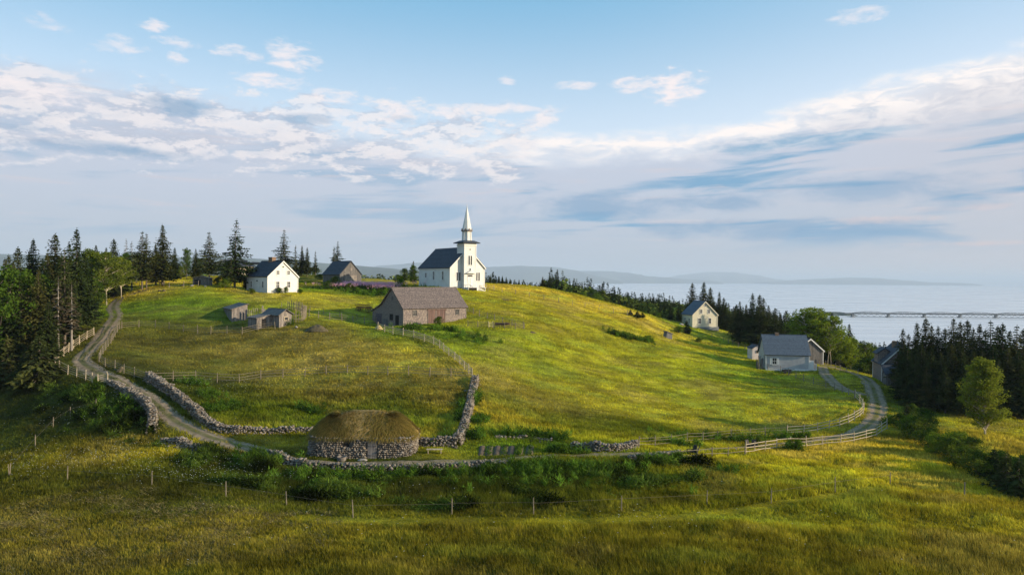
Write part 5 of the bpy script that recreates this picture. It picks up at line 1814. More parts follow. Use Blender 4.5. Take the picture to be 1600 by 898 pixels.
for (k, px_, D, top, lab, fat) in [
    ('d5', 12, 104, 412, 'mid green leafy tree at the left border', 1.0),
    ('d5', 42, 108, 418, 'dark green leafy tree inside the left wood', .9),
    ('d5', 96, 121, 400, 'leafy tree hidden behind the spruces of the left wood', 1.0),
    ('d1', 140, 142, 386, 'round dark leafy tree right of the tallest left spruce', .9),
    ('s3', 178, 150, 372, 'black-green blunt spruce above the leafy trees by the road', 1.1),
    ('s1', 150, 155, 382, 'dark spruce behind the leafy trees by the road', 1.1),
    ('d6', 164, 141, 392, 'leafy tree with pale slanting trunks beside the road', 1.05),
    ('d6', 188, 146, 400, 'leafy tree with white forked trunks beside the road top', 1.0),
    ('d1', 200, 160, 392, 'dark leafy tree behind the forked white trunks', .9),
    ('d4', 128, 132, 425, 'bright low leafy tree on the verge left of the road', 1.0),
    ('d5', 150, 134, 432, 'lower green thicket tree on the left verge', 1.1),
    ('d1', 150, 168, 392, 'dark leafy tree far behind the leafy clump by the road', 1.1),
    ('s1', 166, 170, 386, 'dark spruce far behind the leafy clump by the road', 1.1),
    ('d5', 214, 172, 396, 'low dark leafy tree behind the road-top spruces', 1.1),
    ('s3', 122, 150, 392, 'wide spruce behind the tallest of the left wood', 1.0),
    ('d1', 240, 178, 402, 'round leafy tree behind the tall dark hilltop spruce', 1.0),
    ('d1', 312, 186, 404, 'round leafy tree behind the dark pointed spruce', 1.0),
    ('bare1', 206, 156, 376, 'brownish thin spruce left of the road-top pair', 1.0),
    ('bare1', 197, 170, 372, 'bleached dead top showing over the leafy trees', .7),
    ('gap1', 222, 149.5, 360, 'spruce with bare twin lower stem at the road top', .95),
    ('gap2', 229, 150.5, 364, 'second stem of the bare-trunked pair at the road top', .9),
    ('s2', 254, 153, 349, 'tall dark full spruce right of the road-top pair', 1.12),
    ('s4', 243, 160, 380, 'shorter spruce behind the tall dark one', 1.0),
    ('s3', 273, 178, 386, 'short dark spruce in the middle of the hilltop row', 1.0),
    ('d5', 291, 182, 386, 'grey-green poplar-like tree on the hilltop', .7),
    ('s1', 306, 178, 388, 'dark pointed spruce left of the leaning one', 1.0),
    ('d1', 283, 175, 415, 'low dark bush tree between the hilltop spruces', .9),
    ('gap1', 327, 158, 361, 'leaning gappy spruce above the dark open hut', 1.0),
    ('gap3', 367, 152, 341, 'tallest ragged spruce left of the white farmhouse', 1.0),
    ('s4', 352, 170, 402, 'small spruce behind the tallest ragged one', 1.0),
    ('thin1', 361, 150, 400, 'thin dark sapling at the foot of the tallest ragged spruce', .9),
    ('s4', 385, 156, 420, 'small dark spruce left of the farmhouse wall', 1.1),
    ('gap2', 444, 200, 358, 'gappy spruce with spreading tiers behind the farmhouse chimney', 1.05),
    ('thin1', 462, 214, 382, 'narrow spruce right of the tiered one behind the farmhouse', 1.1),
    ('s4', 472, 216, 383, 'first of the close pair of narrow hilltop spruces', 1.0),
    ('s4', 480, 215, 386, 'second of the close pair of narrow hilltop spruces', 1.0),
    ('thin1', 493, 222, 391, 'small lone thin spruce left of the small barn', 1.0),
    ('thin1', 522, 204, 384, 'slightly lower of the two spruces over the small barn roof', 1.2),
    ('gap2', 528, 206, 376, 'taller of the two spruces over the small barn roof', .85),
    ('d1', 632, 196, 418, 'round green tree on the hilltop left of the church', .95),
    ('d5', 645, 195, 413, 'wider round green tree next to the church', 1.0),
    ('s2', 646, 200, 407, 'spruce tip rising from the green trees beside the church', 1.0),
    ('bush', 622, 194, 428, 'low bush at the left of the church trees', 1.0),
]:
    tree_px(k, px_, D, top, lab, group=GH, fat=fat)
gr = 'dark spruces behind the ridge right of the church'
LBR = ['dark spruce tip in the row just right of the church']
i_ = 0
for (px_, top, D) in [(766, 428, 200), (772, 434, 205), (779, 431, 202), (785, 430, 206), (791, 432, 203), (797, 434, 208), (803, 438, 205), (811, 436, 204), (816, 440, 209), (820, 440, 206), (828, 441, 208), (835, 443, 205), (841, 444, 208)]:
    tree_px(('s1', 's3', 's2')[i_ % 3], px_, D, top, 'dark small spruce, %s along the ridge counted from the church' % 'first second third fourth fifth sixth seventh eighth ninth tenth eleventh twelfth thirteenth'.split()[i_], group=gr, fat=.95); i_ += 1
for (k, px_, D, top, lab, fat) in [
    ('s3', 848, 200, 432, 'broader and left one of the two tall spruces beyond the ridge fence', 1.1),
    ('gap2', 859, 200, 427, 'slimmer and taller one of the two spruces beyond the ridge fence', .9),
    ('d1', 881, 215, 452, 'green leafy tree right of the two tall ridge spruces', 1.0),
    ('d4', 912, 225, 455, 'light green tree in the dip beyond the ridge', 1.0),
    ('d4', 935, 218, 458, 'pale green tree beside the dip beyond the ridge', 1.0),
    ('d5', 950, 212, 462, 'dark green leafy tree above the golden ridge', 1.0),
    ('s2', 967, 205, 462, 'dark spruce above the golden end of the ridge', 1.0),
    ('d5', 925, 230, 450, 'dark leafy tree farther down the dip', 1.0),
    ('d1', 897, 222, 456, 'dark round tree in the dip beyond the ridge', .9),
    ('small', 985, 171, 483, 'bushy dark spruce at the lower end of the ridge', 1.5),
    ('small', 996, 170, 484, 'wider bushy spruce at the lower end of the ridge', 1.5),
    ('small', 1004, 171, 487, 'right one of the bushy spruces at the lower ridge end', 1.4),
    ('bush2', 1008, 185, 485, 'round pale bush beyond the ridge end', 1.0),
    ('bush2', 1028, 188, 488, 'round olive bush on the slope left of the yellow house', 1.0),
    ('bush', 1018, 182, 493, 'low dark bush on the slope left of the yellow house', 1.1),
    ('s2', 1048, 188, 473, 'dark narrow spruce left of the yellow house', 1.0),
    ('s4', 1060, 192, 478, 'small spruce left of the yellow house', 1.1),
    ('small', 1073, 174, 499, 'small dense spruce in front of the yellow house corner', 1.0),
    ('s4', 1082, 204, 441, 'slim gappy spruce behind the yellow house', 1.2),
    ('s2', 1100, 206, 439, 'tallest spruce behind the yellow house gable', 1.15),
    ('s3', 1110, 203, 448, 'broad spruce right behind the yellow house gable', 1.05),
    ('s4', 1124, 198, 455, 'slim pointed spruce right of the yellow house', 1.0),
    ('s3', 1131, 196, 464, 'dense dark cone spruce right of the yellow house', 1.0),
    ('s1', 1140, 204, 486, 'lower dark spruce past the yellow house', 1.0),
    ('s1', 1156, 178, 470, 'dark spruce at the left of the middle grove', 1.0),
    ('s2', 1166, 184, 474, 'slightly browner spruce in the middle grove', 1.0),
    ('s4', 1176, 176, 457, 'narrow tall spruce of the middle grove', 1.1),
    ('s3', 1187, 170, 459, 'tallest broad spruce of the middle grove', 1.05),
    ('s2', 1193, 176, 464, 'spruce touching the tallest broad one of the middle grove', 1.0),
    ('s1', 1201, 172, 476, 'lower spruce behind the white shed', 1.0),
    ('s1', 1211, 180, 480, 'spruce over the grey house roof', 1.0),
    ('s3', 1228, 170, 484, 'dark pointed spruce over the grey house roof', 1.0),
    ('s4', 1220, 190, 488, 'pale green slim spruce over the grey house roof', 1.0),
    ('s2', 1148, 190, 480, 'dark spruce in the back of the middle grove', 1.1),
    ('d2', 1250, 158, 487, 'leafy tree left of the tall light green ones', 1.0),
    ('d2', 1268, 155, 479, 'tall light green tree with pale trunks behind the grey house', 1.1),
    ('d5', 1283, 158, 482, 'tall leafy tree with thin grey trunks beside the drive', 1.1),
    ('d2', 1295, 154, 492, 'light green leafy tree at the right of the tall group', 1.0),
    ('d4', 1312, 156, 512, 'bright yellow-green tree above the drive', .9),
    ('d4', 1330, 157, 524, 'small bright green tree nearest the lake view', .9),
    ('d1', 1245, 172, 492, 'dark leafy tree behind the tall light green ones', 1.0),
    ('s1', 1327, 175, 505, 'single dark spruce poking out of the bright green trees', 1.0),
    ('s1', 1300, 178, 487, 'dark spruce behind the tall light green group', 1.0),
    ('d5', 1352, 170, 531, 'dark olive leafy tree at the bend before the lake', 1.1),
    ('d5', 1366, 174, 538, 'dark olive round tree left of the mill house', 1.1),
    ('d1', 1380, 170, 543, 'dark round tree touching the mill house', 1.0),
    ('bush', 1352, 148, 560, 'dark shrub on the verge left of the mill house', 1.3),
    ('bush', 1366, 146, 556, 'dark overhanging shrub beside the mill house', 1.4),
]:
    tree_px(k, px_, D, top, lab, group='trees beyond the right side of the hill', fat=fat * (1.12 if k[0] == 's' else 1.0))
gr = 'tall spruces of the right wood'
RW = [(1411, 512, 128, 's4'), (1420, 520, 124, 's2'), (1433, 502, 126, 's2'), (1447, 495, 122, 's3'), (1456, 508, 128, 's1'), (1466, 508, 121, 's4'), (1477, 511, 125, 's3'), (1490, 496, 120, 's1'), (1501, 500, 118, 's2'),
      (1512, 498, 122, 's3'), (1521, 512, 126, 's1'), (1531, 504, 119, 's4'), (1540, 512, 123, 's2'), (1548, 499, 117, 'gap2'), (1559, 507, 121, 's3'), (1567, 502, 118, 's2'), (1578, 515, 122, 's1'), (1589, 506, 116, 'gap2'), (1599, 512, 119, 's3'), (1612, 505, 118, 's2'),
      (1425, 545, 119, 's3'), (1440, 535, 117, 's1'), (1455, 540, 115, 's3'), (1470, 548, 116, 's2'), (1486, 535, 113, 's3'), (1503, 540, 112, 's1'), (1522, 545, 110, 's3'), (1575, 540, 113, 's3'), (1592, 545, 112, 's1'), (1560, 560, 112, 's1'), (1430, 528, 132, 's2'), (1405, 535, 133, 's1'),
      (1598, 560, 112, 's2'), (1418, 540, 117, 's3'), (1430, 552, 114, 's3'), (1412, 560, 120, 's1'), (1552, 535, 114, 's3'), (1535, 545, 113, 's2'), (1478, 570, 110, 's2'), (1448, 572, 112, 's1'), (1510, 575, 107, 's2'), (1585, 530, 118, 's3')]
lab_done = {1411: 'slim spruce with feathery tip at the left end of the right wood', 1447: 'tallest spruce at the left of the right wood, before the bridge', 1490: 'forked dark spruce in the middle of the right wood', 1512: 'broad spruce tip in the middle of the right wood',
            1548: 'gappy pale-tipped spruce in the right wood', 1567: 'double-tipped spruce towards the right picture edge', 1589: 'gappy thin spruce at the right picture edge'}
RWS = sorted(RW)
ORD = 'first second third fourth fifth sixth seventh eighth ninth tenth eleventh twelfth thirteenth fourteenth fifteenth sixteenth seventeenth eighteenth nineteenth twentieth'.split() + ['twenty-' + w for w in 'first second third fourth fifth'.split()]
ib = 0; if_ = 0
for (px_, top, D, k) in RWS:
    lb = lab_done.get(px_)
    if top < 530:
        ib += 1
        lb = lb or 'tall dark spruce, %s from the left in the back row of the right wood' % ORD[ib - 1]
    else:
        if_ += 1
        lb = lb or 'lower shaded spruce, %s from the left in the front of the right wood' % ORD[if_ - 1]
    tree_px(k, px_, D, top, lb, group=gr, fat=1.12)
tree_px('d3', 1541, 93, 557, 'large olive leafy tree standing alone before the right wood', fat=1.0)
# hedge of shrubs running down the right meadow edge
for (k, px_, py_, hh_, lab) in [
    ('bush', 1405, 668, 2.2, 'small shrub at the upper end of the right hedge'), ('bush2', 1418, 676, 2.6, 'yellow-green shrub near the upper end of the right hedge'), ('bush', 1432, 686, 3.2, 'dense dark shrub of the right hedge below the pale fence end'),
    ('bush', 1445, 672, 3.2, 'bushy shrub behind the upper hedge'), ('bush', 1452, 700, 2.8, 'round dark shrub in the upper half of the right hedge'), ('bush2', 1470, 712, 2.9, 'light green shrub in the middle of the right hedge'),
    ('bush', 1488, 722, 3.0, 'dark shrub in the middle of the right hedge'), ('bush2', 1498, 712, 3.2, 'tall light shrub behind the middle hedge'), ('bush', 1508, 735, 2.9, 'low dark shrub leaning out of the hedge'),
    ('bush', 1530, 748, 3.2, 'large dark shrub in the lower half of the right hedge'), ('bush', 1517, 720, 3.0, 'shrub behind the lower hedge'), ('small', 1553, 752, 3.8, 'young spruce in the lower right hedge'),
    ('small', 1572, 770, 4.4, 'larger young spruce in the lower right hedge'), ('small', 1592, 782, 4.6, 'young spruce cut by the right picture edge'), ('bush', 1565, 745, 3.0, 'shrub between the young spruces'), ('bush', 1600, 760, 3.4, 'dark shrub at the right picture edge'),
    ('bush', 1424, 652, 2.2, 'dark low shrub in the shade by the right road'), ('small', 1417, 662, 3.2, 'little dark spruce by the right road'),
]:
    q = at(px_, py_)
    tree(k, q.x, q.y, hh_, lab, 'shrub', 'shrubs of the hedge on the right', fat=1.0, name='shrub' if k != 'small' else 'young_spruce')
for (k, px_, py_, hh_, fat, lab) in [
    ('bush', 685, 509.5, 1.9, .9, 'round green bush before the faded barn door'), ('bush', 393, 459, 1.2, 1.2, 'dark low shrub at the left wall of the white farmhouse'), ('bush', 436, 458, 1.3, 1.2, 'foundation shrub under the first farmhouse window'),
    ('bush', 447, 458, 1.5, .7, 'upright shrub between the farmhouse windows'), ('bush', 468, 458, 1.0, 1.2, 'small shrub at the right corner of the white farmhouse'), ('bush', 524, 450, 3.0, .9, 'dark leafy shrub in front of the small barn'),
    ('bush', 512, 452, 2.2, 1.0, 'lower dark shrub left of the small barn door'), ('bush2', 626, 450, 2.6, .7, 'sparse pale bush behind the big barn ridge'), ('bush', 546, 452, 1.6, 1.2, 'low bramble right of the small barn door'),
    ('bush', 1103, 513, 1.0, .9, 'small shrub under the yellow house windows'), ('bush2', 1246, 704, 1.6, .8, 'weedy green bush before the bleached fence'), ('bush', 1234, 703, 1.4, .6, 'dark round bush beside the bleached fence'),
    ('bush2', 190, 441, 2.6, 1.3, 'bright green shrub at the foot of the white forked trunks'), ('bush', 172, 444, 2.4, 1.2, 'dark shrub left of the bright green one at the road top'), ('bush2', 352, 450, 2.2, 1.0, 'yellowish shrub behind the tall ragged spruce'),
    ('bush', 340, 446, 2.0, 1.0, 'dark shrub behind the dark open hut'), ('bush', 490, 428, 2.4, 1.6, 'hilltop shrub left of the small barn'), ('bush', 470, 430, 2.0, 1.6, 'hilltop shrub right of the farmhouse roof'), ('bush', 500, 437, 1.8, 1.6, 'dark shrub beside the small barn wall'),
    ('bush', 960, 522, 1.0, 1.7, 'dark bush at the left end of the pasture thicket'), ('bush2', 985, 528, 1.0, 2.2, 'bright bush in the middle of the pasture thicket'), ('bush2', 1012, 531, 1.0, 2.2, 'bright bush at the right end of the pasture thicket'),
    ('bush', 1060, 520, 1.6, 1.4, 'dark bush beyond the pasture slab'), ('bush', 1092, 534, 1.0, 1.6, 'low bush on the lawn below the yellow house'), ('bush', 420, 432, 2.2, 1.5, 'green shrub behind the farmhouse roof ridge'),
    ('bush', 578, 453, 1.2, 1.8, 'shrub under the pink flowers'), ('bush', 556, 456, 1.2, 1.8, 'shrub left of the pink flowers'), ('bush', 600, 456, 1.3, 1.6, 'shrub right of the pink flowers'),
]:
    q = at(px_, py_)
    tree(k, q.x, q.y, hh_, lab, 'shrub', None, fat=fat, name='shrub')

# ------------------------------------------------------------------ forest beyond, one mass of small trees
def small_tree_mesh(kind, r):
    if kind == 0:      # conifer
        B = []; Dv = []; L = []; Wd = []
        n = 150
        t = r.uniform(0, 1, n) ** .8
        a = r.uniform(0, 6.28, n)
        rad = (1 - t) * 2.1 * r.uniform(.5, 1.1, n)
        B = np.stack([np.cos(a) * rad * .45, np.sin(a) * rad * .45, .8 + t * 10.0], -1)
        Dv = np.stack([np.cos(a), np.sin(a), -.35 + t * .5 + r.normal(0, .2, n)], -1)
        L = .4 + rad * .75; Wd = .35 + rad * .5
        sd_ = np.stack([-np.sin(a), np.cos(a), r.normal(0, .4, n)], -1)
        V, F = tri_cloud(B, Dv, sd_, L, Wd)
        return V
    n = 130
    d = r.normal(size=(n, 3)); d /= np.linalg.norm(d, axis=1)[:, None]
    rad = r.uniform(.55, 1.05, n)
    B = d * rad[:, None] * np.array([3.0, 3.0, 2.9]) * (1 + .25 * np.sin(d[:, :1] * 5)) + np.array([0, 0, 6.2])
    nn = d * .8 + r.normal(0, .5, (n, 3))
    q = np.cross(nn, r.normal(size=(n, 3))); q /= np.linalg.norm(q, axis=1)[:, None]
    s_ = np.cross(q, nn); s_ /= np.linalg.norm(s_, axis=1)[:, None]
    V, F = tri_cloud(B, q, s_, r.uniform(.9, 1.7, n), r.uniform(.7, 1.4, n))
    return V


r = np.random.default_rng(5)
bank = [[small_tree_mesh(k, r) for _ in range(6)] for k in (0, 1)]
cand = []
n = 15000
aa = r.uniform(-.62, .62, n)
yy = r.uniform(215, 700, n)
xx = aa * yy
n2_ = 4500
aa = np.concatenate([aa, r.uniform(-.05, .50, n2_)]); yy = np.concatenate([yy, r.uniform(205, 330, n2_)]); n += n2_
xx = aa * yy
zz = h(xx, yy)
rr_ = np.hypot(xx * .95, yy - 125)
ok = (rr_ > 112) & (zz > -74) & ~((xx < 12) & (yy < 300)) & (xx > -12 - (yy - 300) * 0.0)
ok2 = (xx <= -12) & (yy > 330) & (yy < 600) & (r.random(n) < .35)
# keep away from the buildings and clearings right of the hill
ok &= ~((xx > 40) & (xx < 62) & (yy < 204))
sel = np.where(ok | ok2)[0]
print('forest trees', len(sel))
Vs = []; Ts = []
for i in sel:
    k = 0 if vnoise(xx[i], yy[i], 26, 2) + r.normal(0, .16) > .50 else 1
    V = bank[k][r.integers(6)]
    s_ = r.uniform(.75, 1.2) * (1.0 if k == 0 else .82) * (.84 if yy[i] < 340 else 1.3)
    a = r.uniform(0, 6.28)
    c_, s2_ = math.cos(a), math.sin(a)
    W_ = np.stack([V[:, 0] * c_ - V[:, 1] * s2_, V[:, 0] * s2_ + V[:, 1] * c_, V[:, 2]], -1) * s_ + np.array([xx[i], yy[i], zz[i]])
    Vs.append(W_)
    base = np.array([.032, .046, .014]) if k == 0 else np.array([.085, .115, .020]) * r.uniform(.6, 1.5)
    Ts.append(np.tile(base * r.uniform(.7, 1.35), (len(V), 1)))
V = np.concatenate(Vs); T = np.concatenate(Ts)
fo = np_mesh('distant_forest', V, np.arange(len(V)).reshape(-1, 3), M['forest'], T)
tag(fo, 'mixed forest covering the low land towards the lake', 'forest', kind='stuff')

# ------------------------------------------------------------------ small things on the farm
def put(name, px_, py_, label, cat, rz=0.0, group=None, dz=0.0):
    q = at(px_, py_)
    return thing(name, (q.x, q.y, q.z + dz), label, cat, group, rz)


# bench right of the cottage
bn_ = put('bench', 679, 708, 'plain pale backless bench on the grass right of the cottage', 'bench', R(3))
MB().box(-.85, .85, -.17, .17, .42, .49).build('seat', M['palewood'], bn_)
for s in (-1, 1):
    MB().box(s * .68 - .04, s * .68 + .04, -.15, .15, -.1, .42).build('leg', M['palewood'], bn_)
# half-barrel tub by the cottage wall
tb = put('wooden_tub', 534, 719, 'small round wooden tub standing before the cottage window', 'tub')
mb = MB()
n_ = 16
vs = []
for (rr_, z_) in ((.42, 0), (.5, .42), (.44, .42), (.4, .12)):
    vs += [(rr_ * math.cos(2 * math.pi * k / n_), rr_ * math.sin(2 * math.pi * k / n_), z_) for k in range(n_)]
fs = [tuple(range(n_))[::-1]]
for j in range(3):
    fs += [(j * n_ + k, j * n_ + (k + 1) % n_, (j + 1) * n_ + (k + 1) % n_, (j + 1) * n_ + k) for k in range(n_)]
fs.append(tuple(3 * n_ + k for k in range(n_)))
mb.add(vs, fs).build('staves', M['board'], tb)
mb = MB()
for z_ in (.1, .33):
    r_ = .425 + z_ * .19
    mb.tube([(r_ * math.cos(a), r_ * math.sin(a), z_) for a in np.linspace(0, 2 * math.pi, 17)], .018, 5)
mb.build('hoop', M['darkwood'], tb)
fl = put('flat_stone', 566, 719, 'flat doorstep-like stone beside the cottage door', 'stone')
V, F = rocks(np.array([(0, 0, .05)]), np.array([.45]), squash=.25)
np_mesh('slab', V, F, M['stone'], parent=fl)


def chair(px_, py_, rz, label):
    o = put('black_chair', px_, py_, label, 'chair', rz, 'black wooden chairs beside the track')
    MB().prism([(-.3, .30), (.3, .38), (.3, .43), (-.3, .35)], -.3, .3).build('seat', M['black'], o)
    MB().prism([(-.32, .3), (-.26, .3), (-.55, 1.05), (-.61, 1.05)], -.28, .28).build('backrest', M['black'], o)
    for s in (-1, 1):
        MB().box(-.35, .38, s * .34 - .05, s * .34 + .05, .55, .59).build('armrest', M['black'], o)
        MB().box(.26, .33, s * .34 - .03, s * .34 + .03, -.05, .55).build('leg', M['black'], o)
        MB().box(-.34, -.27, s * .34 - .03, s * .34 + .03, -.05, .55).build('leg', M['black'], o)
    return o


chair(1080, 710, R(200), 'lone black slatted garden chair on the verge left of the pale fence')
chair(1085, 710.5, R(150), 'second black garden chair touching the lone one')
chair(1172, 701, R(-60), 'left one of two upright black chairs behind the bleached fence')
chair(1179, 701, R(-100), 'right one of two upright black chairs behind the bleached fence')

# hay rake / wagon in the grass
wg = put('farm_wagon', 569, 487, 'rusty brown old hay wagon parked in the upper field', 'wagon', R(-8))
MB().box(-1.5, 1.5, -.6, .6, .75, .95).build('bed', M['rust'], wg)
mb = MB()
for k in range(12):
    x_ = -1.45 + k * .262
    mb.bar((x_, -.58, .95), (x_ - .05, -.78, 1.45), .06); mb.bar((x_, .58, .95), (x_, .78, 1.45), .06)
mb.bar((-1.6, -.8, 1.45), (1.55, -.8, 1.45), .07); mb.bar((-1.6, .8, 1.45), (1.55, .8, 1.45), .07)
mb.build('rack', M['rust'], wg)
for (x_, y_) in ((-1.0, -.68), (1.0, -.68), (-1.0, .68), (1.0, .68)):
    mb = MB()
    mb.tube([(x_ + .5 * math.cos(a), y_, .5 + .5 * math.sin(a)) for a in np.linspace(0, 2 * math.pi, 19)], .045, 5)
    for k in range(5):
        a = k * math.pi / 5
        mb.bar((x_ - .48 * math.cos(a), y_, .5 - .48 * math.sin(a)), (x_ + .48 * math.cos(a), y_, .5 + .48 * math.sin(a)), .04)
    mb.build('wheel', M['rust'], wg)
MB().bar((1.5, 0, .75), (3.1, 0, .25), .09).build('drawbar', M['rust'], wg)


def heap(name, px_, py_, a, b, hh, m, label, cat, seed):
    o_ = at(px_, py_)
    r = np.random.default_rng(seed)
    n = 28
    T = np.linspace(0, 2 * np.pi, n, endpoint=False)
    V = []
    rows = 9
    for j in range(rows):
        k = j / (rows - 1)
        for t in T:
            w = 1 + .12 * math.sin(3 * t + seed) + .08 * r.normal()
            x_ = math.cos(t) * a * (1 - k) * w; y_ = math.sin(t) * b * (1 - k) * w
            V.append((x_, y_, hh * (1 - (1 - k) ** 1.8) * (1 + .06 * r.normal()) - .15))
    F = []
    for j in range(rows - 1):
        for i in range(n):
            F.append((j * n + i, j * n + (i + 1) % n, (j + 1) * n + (i + 1) % n, (j + 1) * n + i))
    o = np_mesh(name, np.array(V), np.array(F), m, smooth=False)
    o.location = o_
    return tag(o, label, cat)


heap('manure_heap', 496, 516, 1.9, 1.6, 1.1, M['dung'], 'brown pointed manure heap on the grass left of the big barn', 'heap', 3)
heap('hay_pile', 592, 514, .8, .7, .85, M['hay'], 'small pale yellow hay pile at the lean-to corner of the big barn', 'heap', 5)
heap('earth_mound', 831, 519, .8, .6, .35, M['dung'], 'small dark earth hump in the pasture right of the paddock', 'mound', 8)
heap('earth_mound', 786, 468, 1.4, .8, .3, M['dung'], 'dark bare earth hump on the slope below the church', 'mound', 9)
lp = put('timber_pile', 785, 508, 'low reddish brown timber pile inside the paddock', 'timber', R(-12))
mb = MB()
for k in range(9):
    mb.bar((-1.3 + random.uniform(-.1, .1), -.4 + .2 * (k % 5), .15 + .2 * (k // 5)), (1.3 + random.uniform(-.1, .1), -.4 + .2 * (k % 5) + random.uniform(-.05, .05), .15 + .2 * (k // 5) + .1), .17)
mb.build('timber', M['rust'], lp)
sl_ = put('weathered_slab', 1043, 528, 'upright grey weathered board hut side at the edge of the pasture thicket', 'board hut', R(20))
MB().prism([(-.9, -.5), (.9, -.5), (.7, 1.0), (-.5, 1.5)], -.7, .7).build('wall', M['slab'], sl_)
MB().prism([(-.75, 1.56), (.95, .9), (1.0, 1.0), (-.7, 1.66)], -.85, .85).build('roof', M['slab'], sl_)
# two-legged gateposts
for (px_, py_, lab) in [(168, 598, 'lone pale post beside the left gate panel'), (147, 470, 'small pale marker post on the left verge of the road')]:
    q = at(px_, py_)
    st_ = bpy.data.objects.new('gate_post', unit_post('palewood')); COL.objects.link(st_); st_.location = (q.x, q.y, q.z - .3); st_.scale = (1.2, 1.2, 1.6)
    tag(st_, lab, 'post')
# roofed notice stand at the road's top bend
ns_ = put('notice_stand', 137, 473, 'small dark roadside stand with a slanting pale roof board', 'stand', R(20))
MB().box(-.35, .35, -.25, .25, -.4, 2.1).build('body', M['board2'], ns_)
MB().prism([(-1.1, 2.75), (.8, 1.95), (.85, 2.07), (-1.05, 2.87)], -.6, .6).build('roof', M['palewood'], ns_)
# boulders
for (px_, py_, s_, lab) in [(285, 447, .45, 'white limewashed boulder left of the dark open hut'), (300, 447, .3, 'pale stone right of the white boulder'), (321, 448, .3, 'pale stone under the leaning spruce'), (249, 455, .45, 'dark brown stump-like stone right of the road top'), (256, 455, .35, 'smaller dark stone right of the road top'),
                            (1066, 508, .5, 'pale boulder on the slope left of the yellow house'), (187, 580, .6, 'brown boulder at the fence bend beside the dirt road'), (404, 514, .3, 'small stone at the foot of the low board shed'), (463, 512, .25, 'small white stone before the picket pen')]:
    q = at(px_, py_)
    V, F = rocks(np.array([(0, 0, 0)]), np.array([s_]), squash=.7)
    o = np_mesh('boulder', V, F, M['dung'] if ('brown' in lab or 'dark' in lab) else M['stone'])
    o.location = (q.x, q.y, q.z + s_ * .3)
    tag(o, lab, 'boulder')
# leaning boards between the shed and the grey house, cart before the house
lb = put('board_stack', 1189, 577, 'upright stack of weathered grey boards between the white shed and grey house', 'boards', R(5))
mb = MB()
for k in range(14):
    x_ = -.9 + k * .13
    mb.bar((x_, random.uniform(-.3, .3), -.5), (x_ + random.uniform(-.15, .2), random.uniform(.2, .6), random.uniform(1.6, 3.0)), .12, .05)
mb.build('board', M['board2'], lb)
ct = put('hand_cart', 1230, 583, 'black low hand cart against the grey house wall', 'cart', R(-5))
MB().box(-.9, .7, -.3, .3, .35, .75).build('box', M['black'], ct)
MB().bar((.7, .2, .6), (1.4, .2, .85), .06).build('handle', M['black'], ct)
for x_ in (-.5, .3):
    MB().tube([(x_, -.38, .25), (x_, -.32, .25)], .25, 12).build('wheel', M['black'], ct)

# garden beds by the track
for i_, (a_, b_, w_, m_, lab) in enumerate([(753, 702, .8, 'soil', 'leftmost pale strip of turned soil in the garden plot'), (765, 701, 1.0, 'dung', 'first dark garden bed with low green plants'), (777, 700, .9, 'soil', 'wide pale strip of turned soil second from the left'),
                                            (789, 700, 1.0, 'dung', 'dark garden bed between the two palest strips'), (799, 700, .8, 'soil', 'third pale strip of turned soil in the garden plot'), (812, 700, 1.0, 'dung', 'dark garden bed with a row of taller leafy plants'), (828, 700, 1.0, 'dung', 'rightmost dark garden bed before the green patch')]):
    q0 = at(a_ - 2, 712); q1 = at(a_ + 1, 697)
    bd = thing('garden_bed', (q0.x, q0.y, q0.z), lab, 'garden bed', 'garden beds above the track')
    n = 14
    V = []
    for j in range(n):
        t = j / (n - 1)
        x_ = q0.x + (q1.x - q0.x) * t; y_ = q0.y + (q1.y - q0.y) * t
        for k, (dx_, dz_) in enumerate(((-.5, -.1), (-.3, .14), (0, .2), (.3, .14), (.5, -.1))):
            e_ = 0 if 0 < j < n - 1 else -.15
            V.append((x_ + dx_ * w_ - q0.x, y_ - q0.y, hz(x_ + dx_ * w_, y_) - q0.z + dz_ + e_ + random.uniform(-.03, .03)))
    np_mesh('soil', np.array(V), grid_faces(5, n)[:, ::-1], M[m_], parent=bd)
    if m_ == 'dung':
        k = 120 if 'taller' not in lab else 260
        B = np.zeros((k, 3)); t = rng.random(k)
        B[:, 0] = (q1.x - q0.x) * t + rng.normal(0, .16, k); B[:, 1] = (q1.y - q0.y) * t
        B[:, 2] = h(B[:, 0] + q0.x, B[:, 1] + q0.y) - q0.z + .15
        d = np.stack([rng.normal(0, .5, k), rng.normal(0, .5, k), np.full(k, .8)], -1); d /= np.linalg.norm(d, axis=1)[:, None]
        sd_ = np.cross(d, rng.normal(size=(k, 3))); sd_ /= np.linalg.norm(sd_, axis=1)[:, None]
        V, F = tri_cloud(B, d, sd_, rng.uniform(.15, .5 if 'taller' in lab else .3, k), rng.uniform(.06, .16, k))
        np_mesh('foliage', V, F, M['bushgreen'], parent=bd)

# ------------------------------------------------------------------ bridge over the strait
BD = 1650.0
br = thing('truss_bridge', (ray(1318, 480)[0] * BD, BD, SEA), 'long low steel truss bridge crossing the strait far right', 'bridge')
x0 = ray(1318, 480)[0] * BD
pier_px = [1332 + 56 * k - 0 for k in range(0, 7)]
deck = 8.6


def bx_(px_):
    return ray(px_, 480)[0] * BD - x0


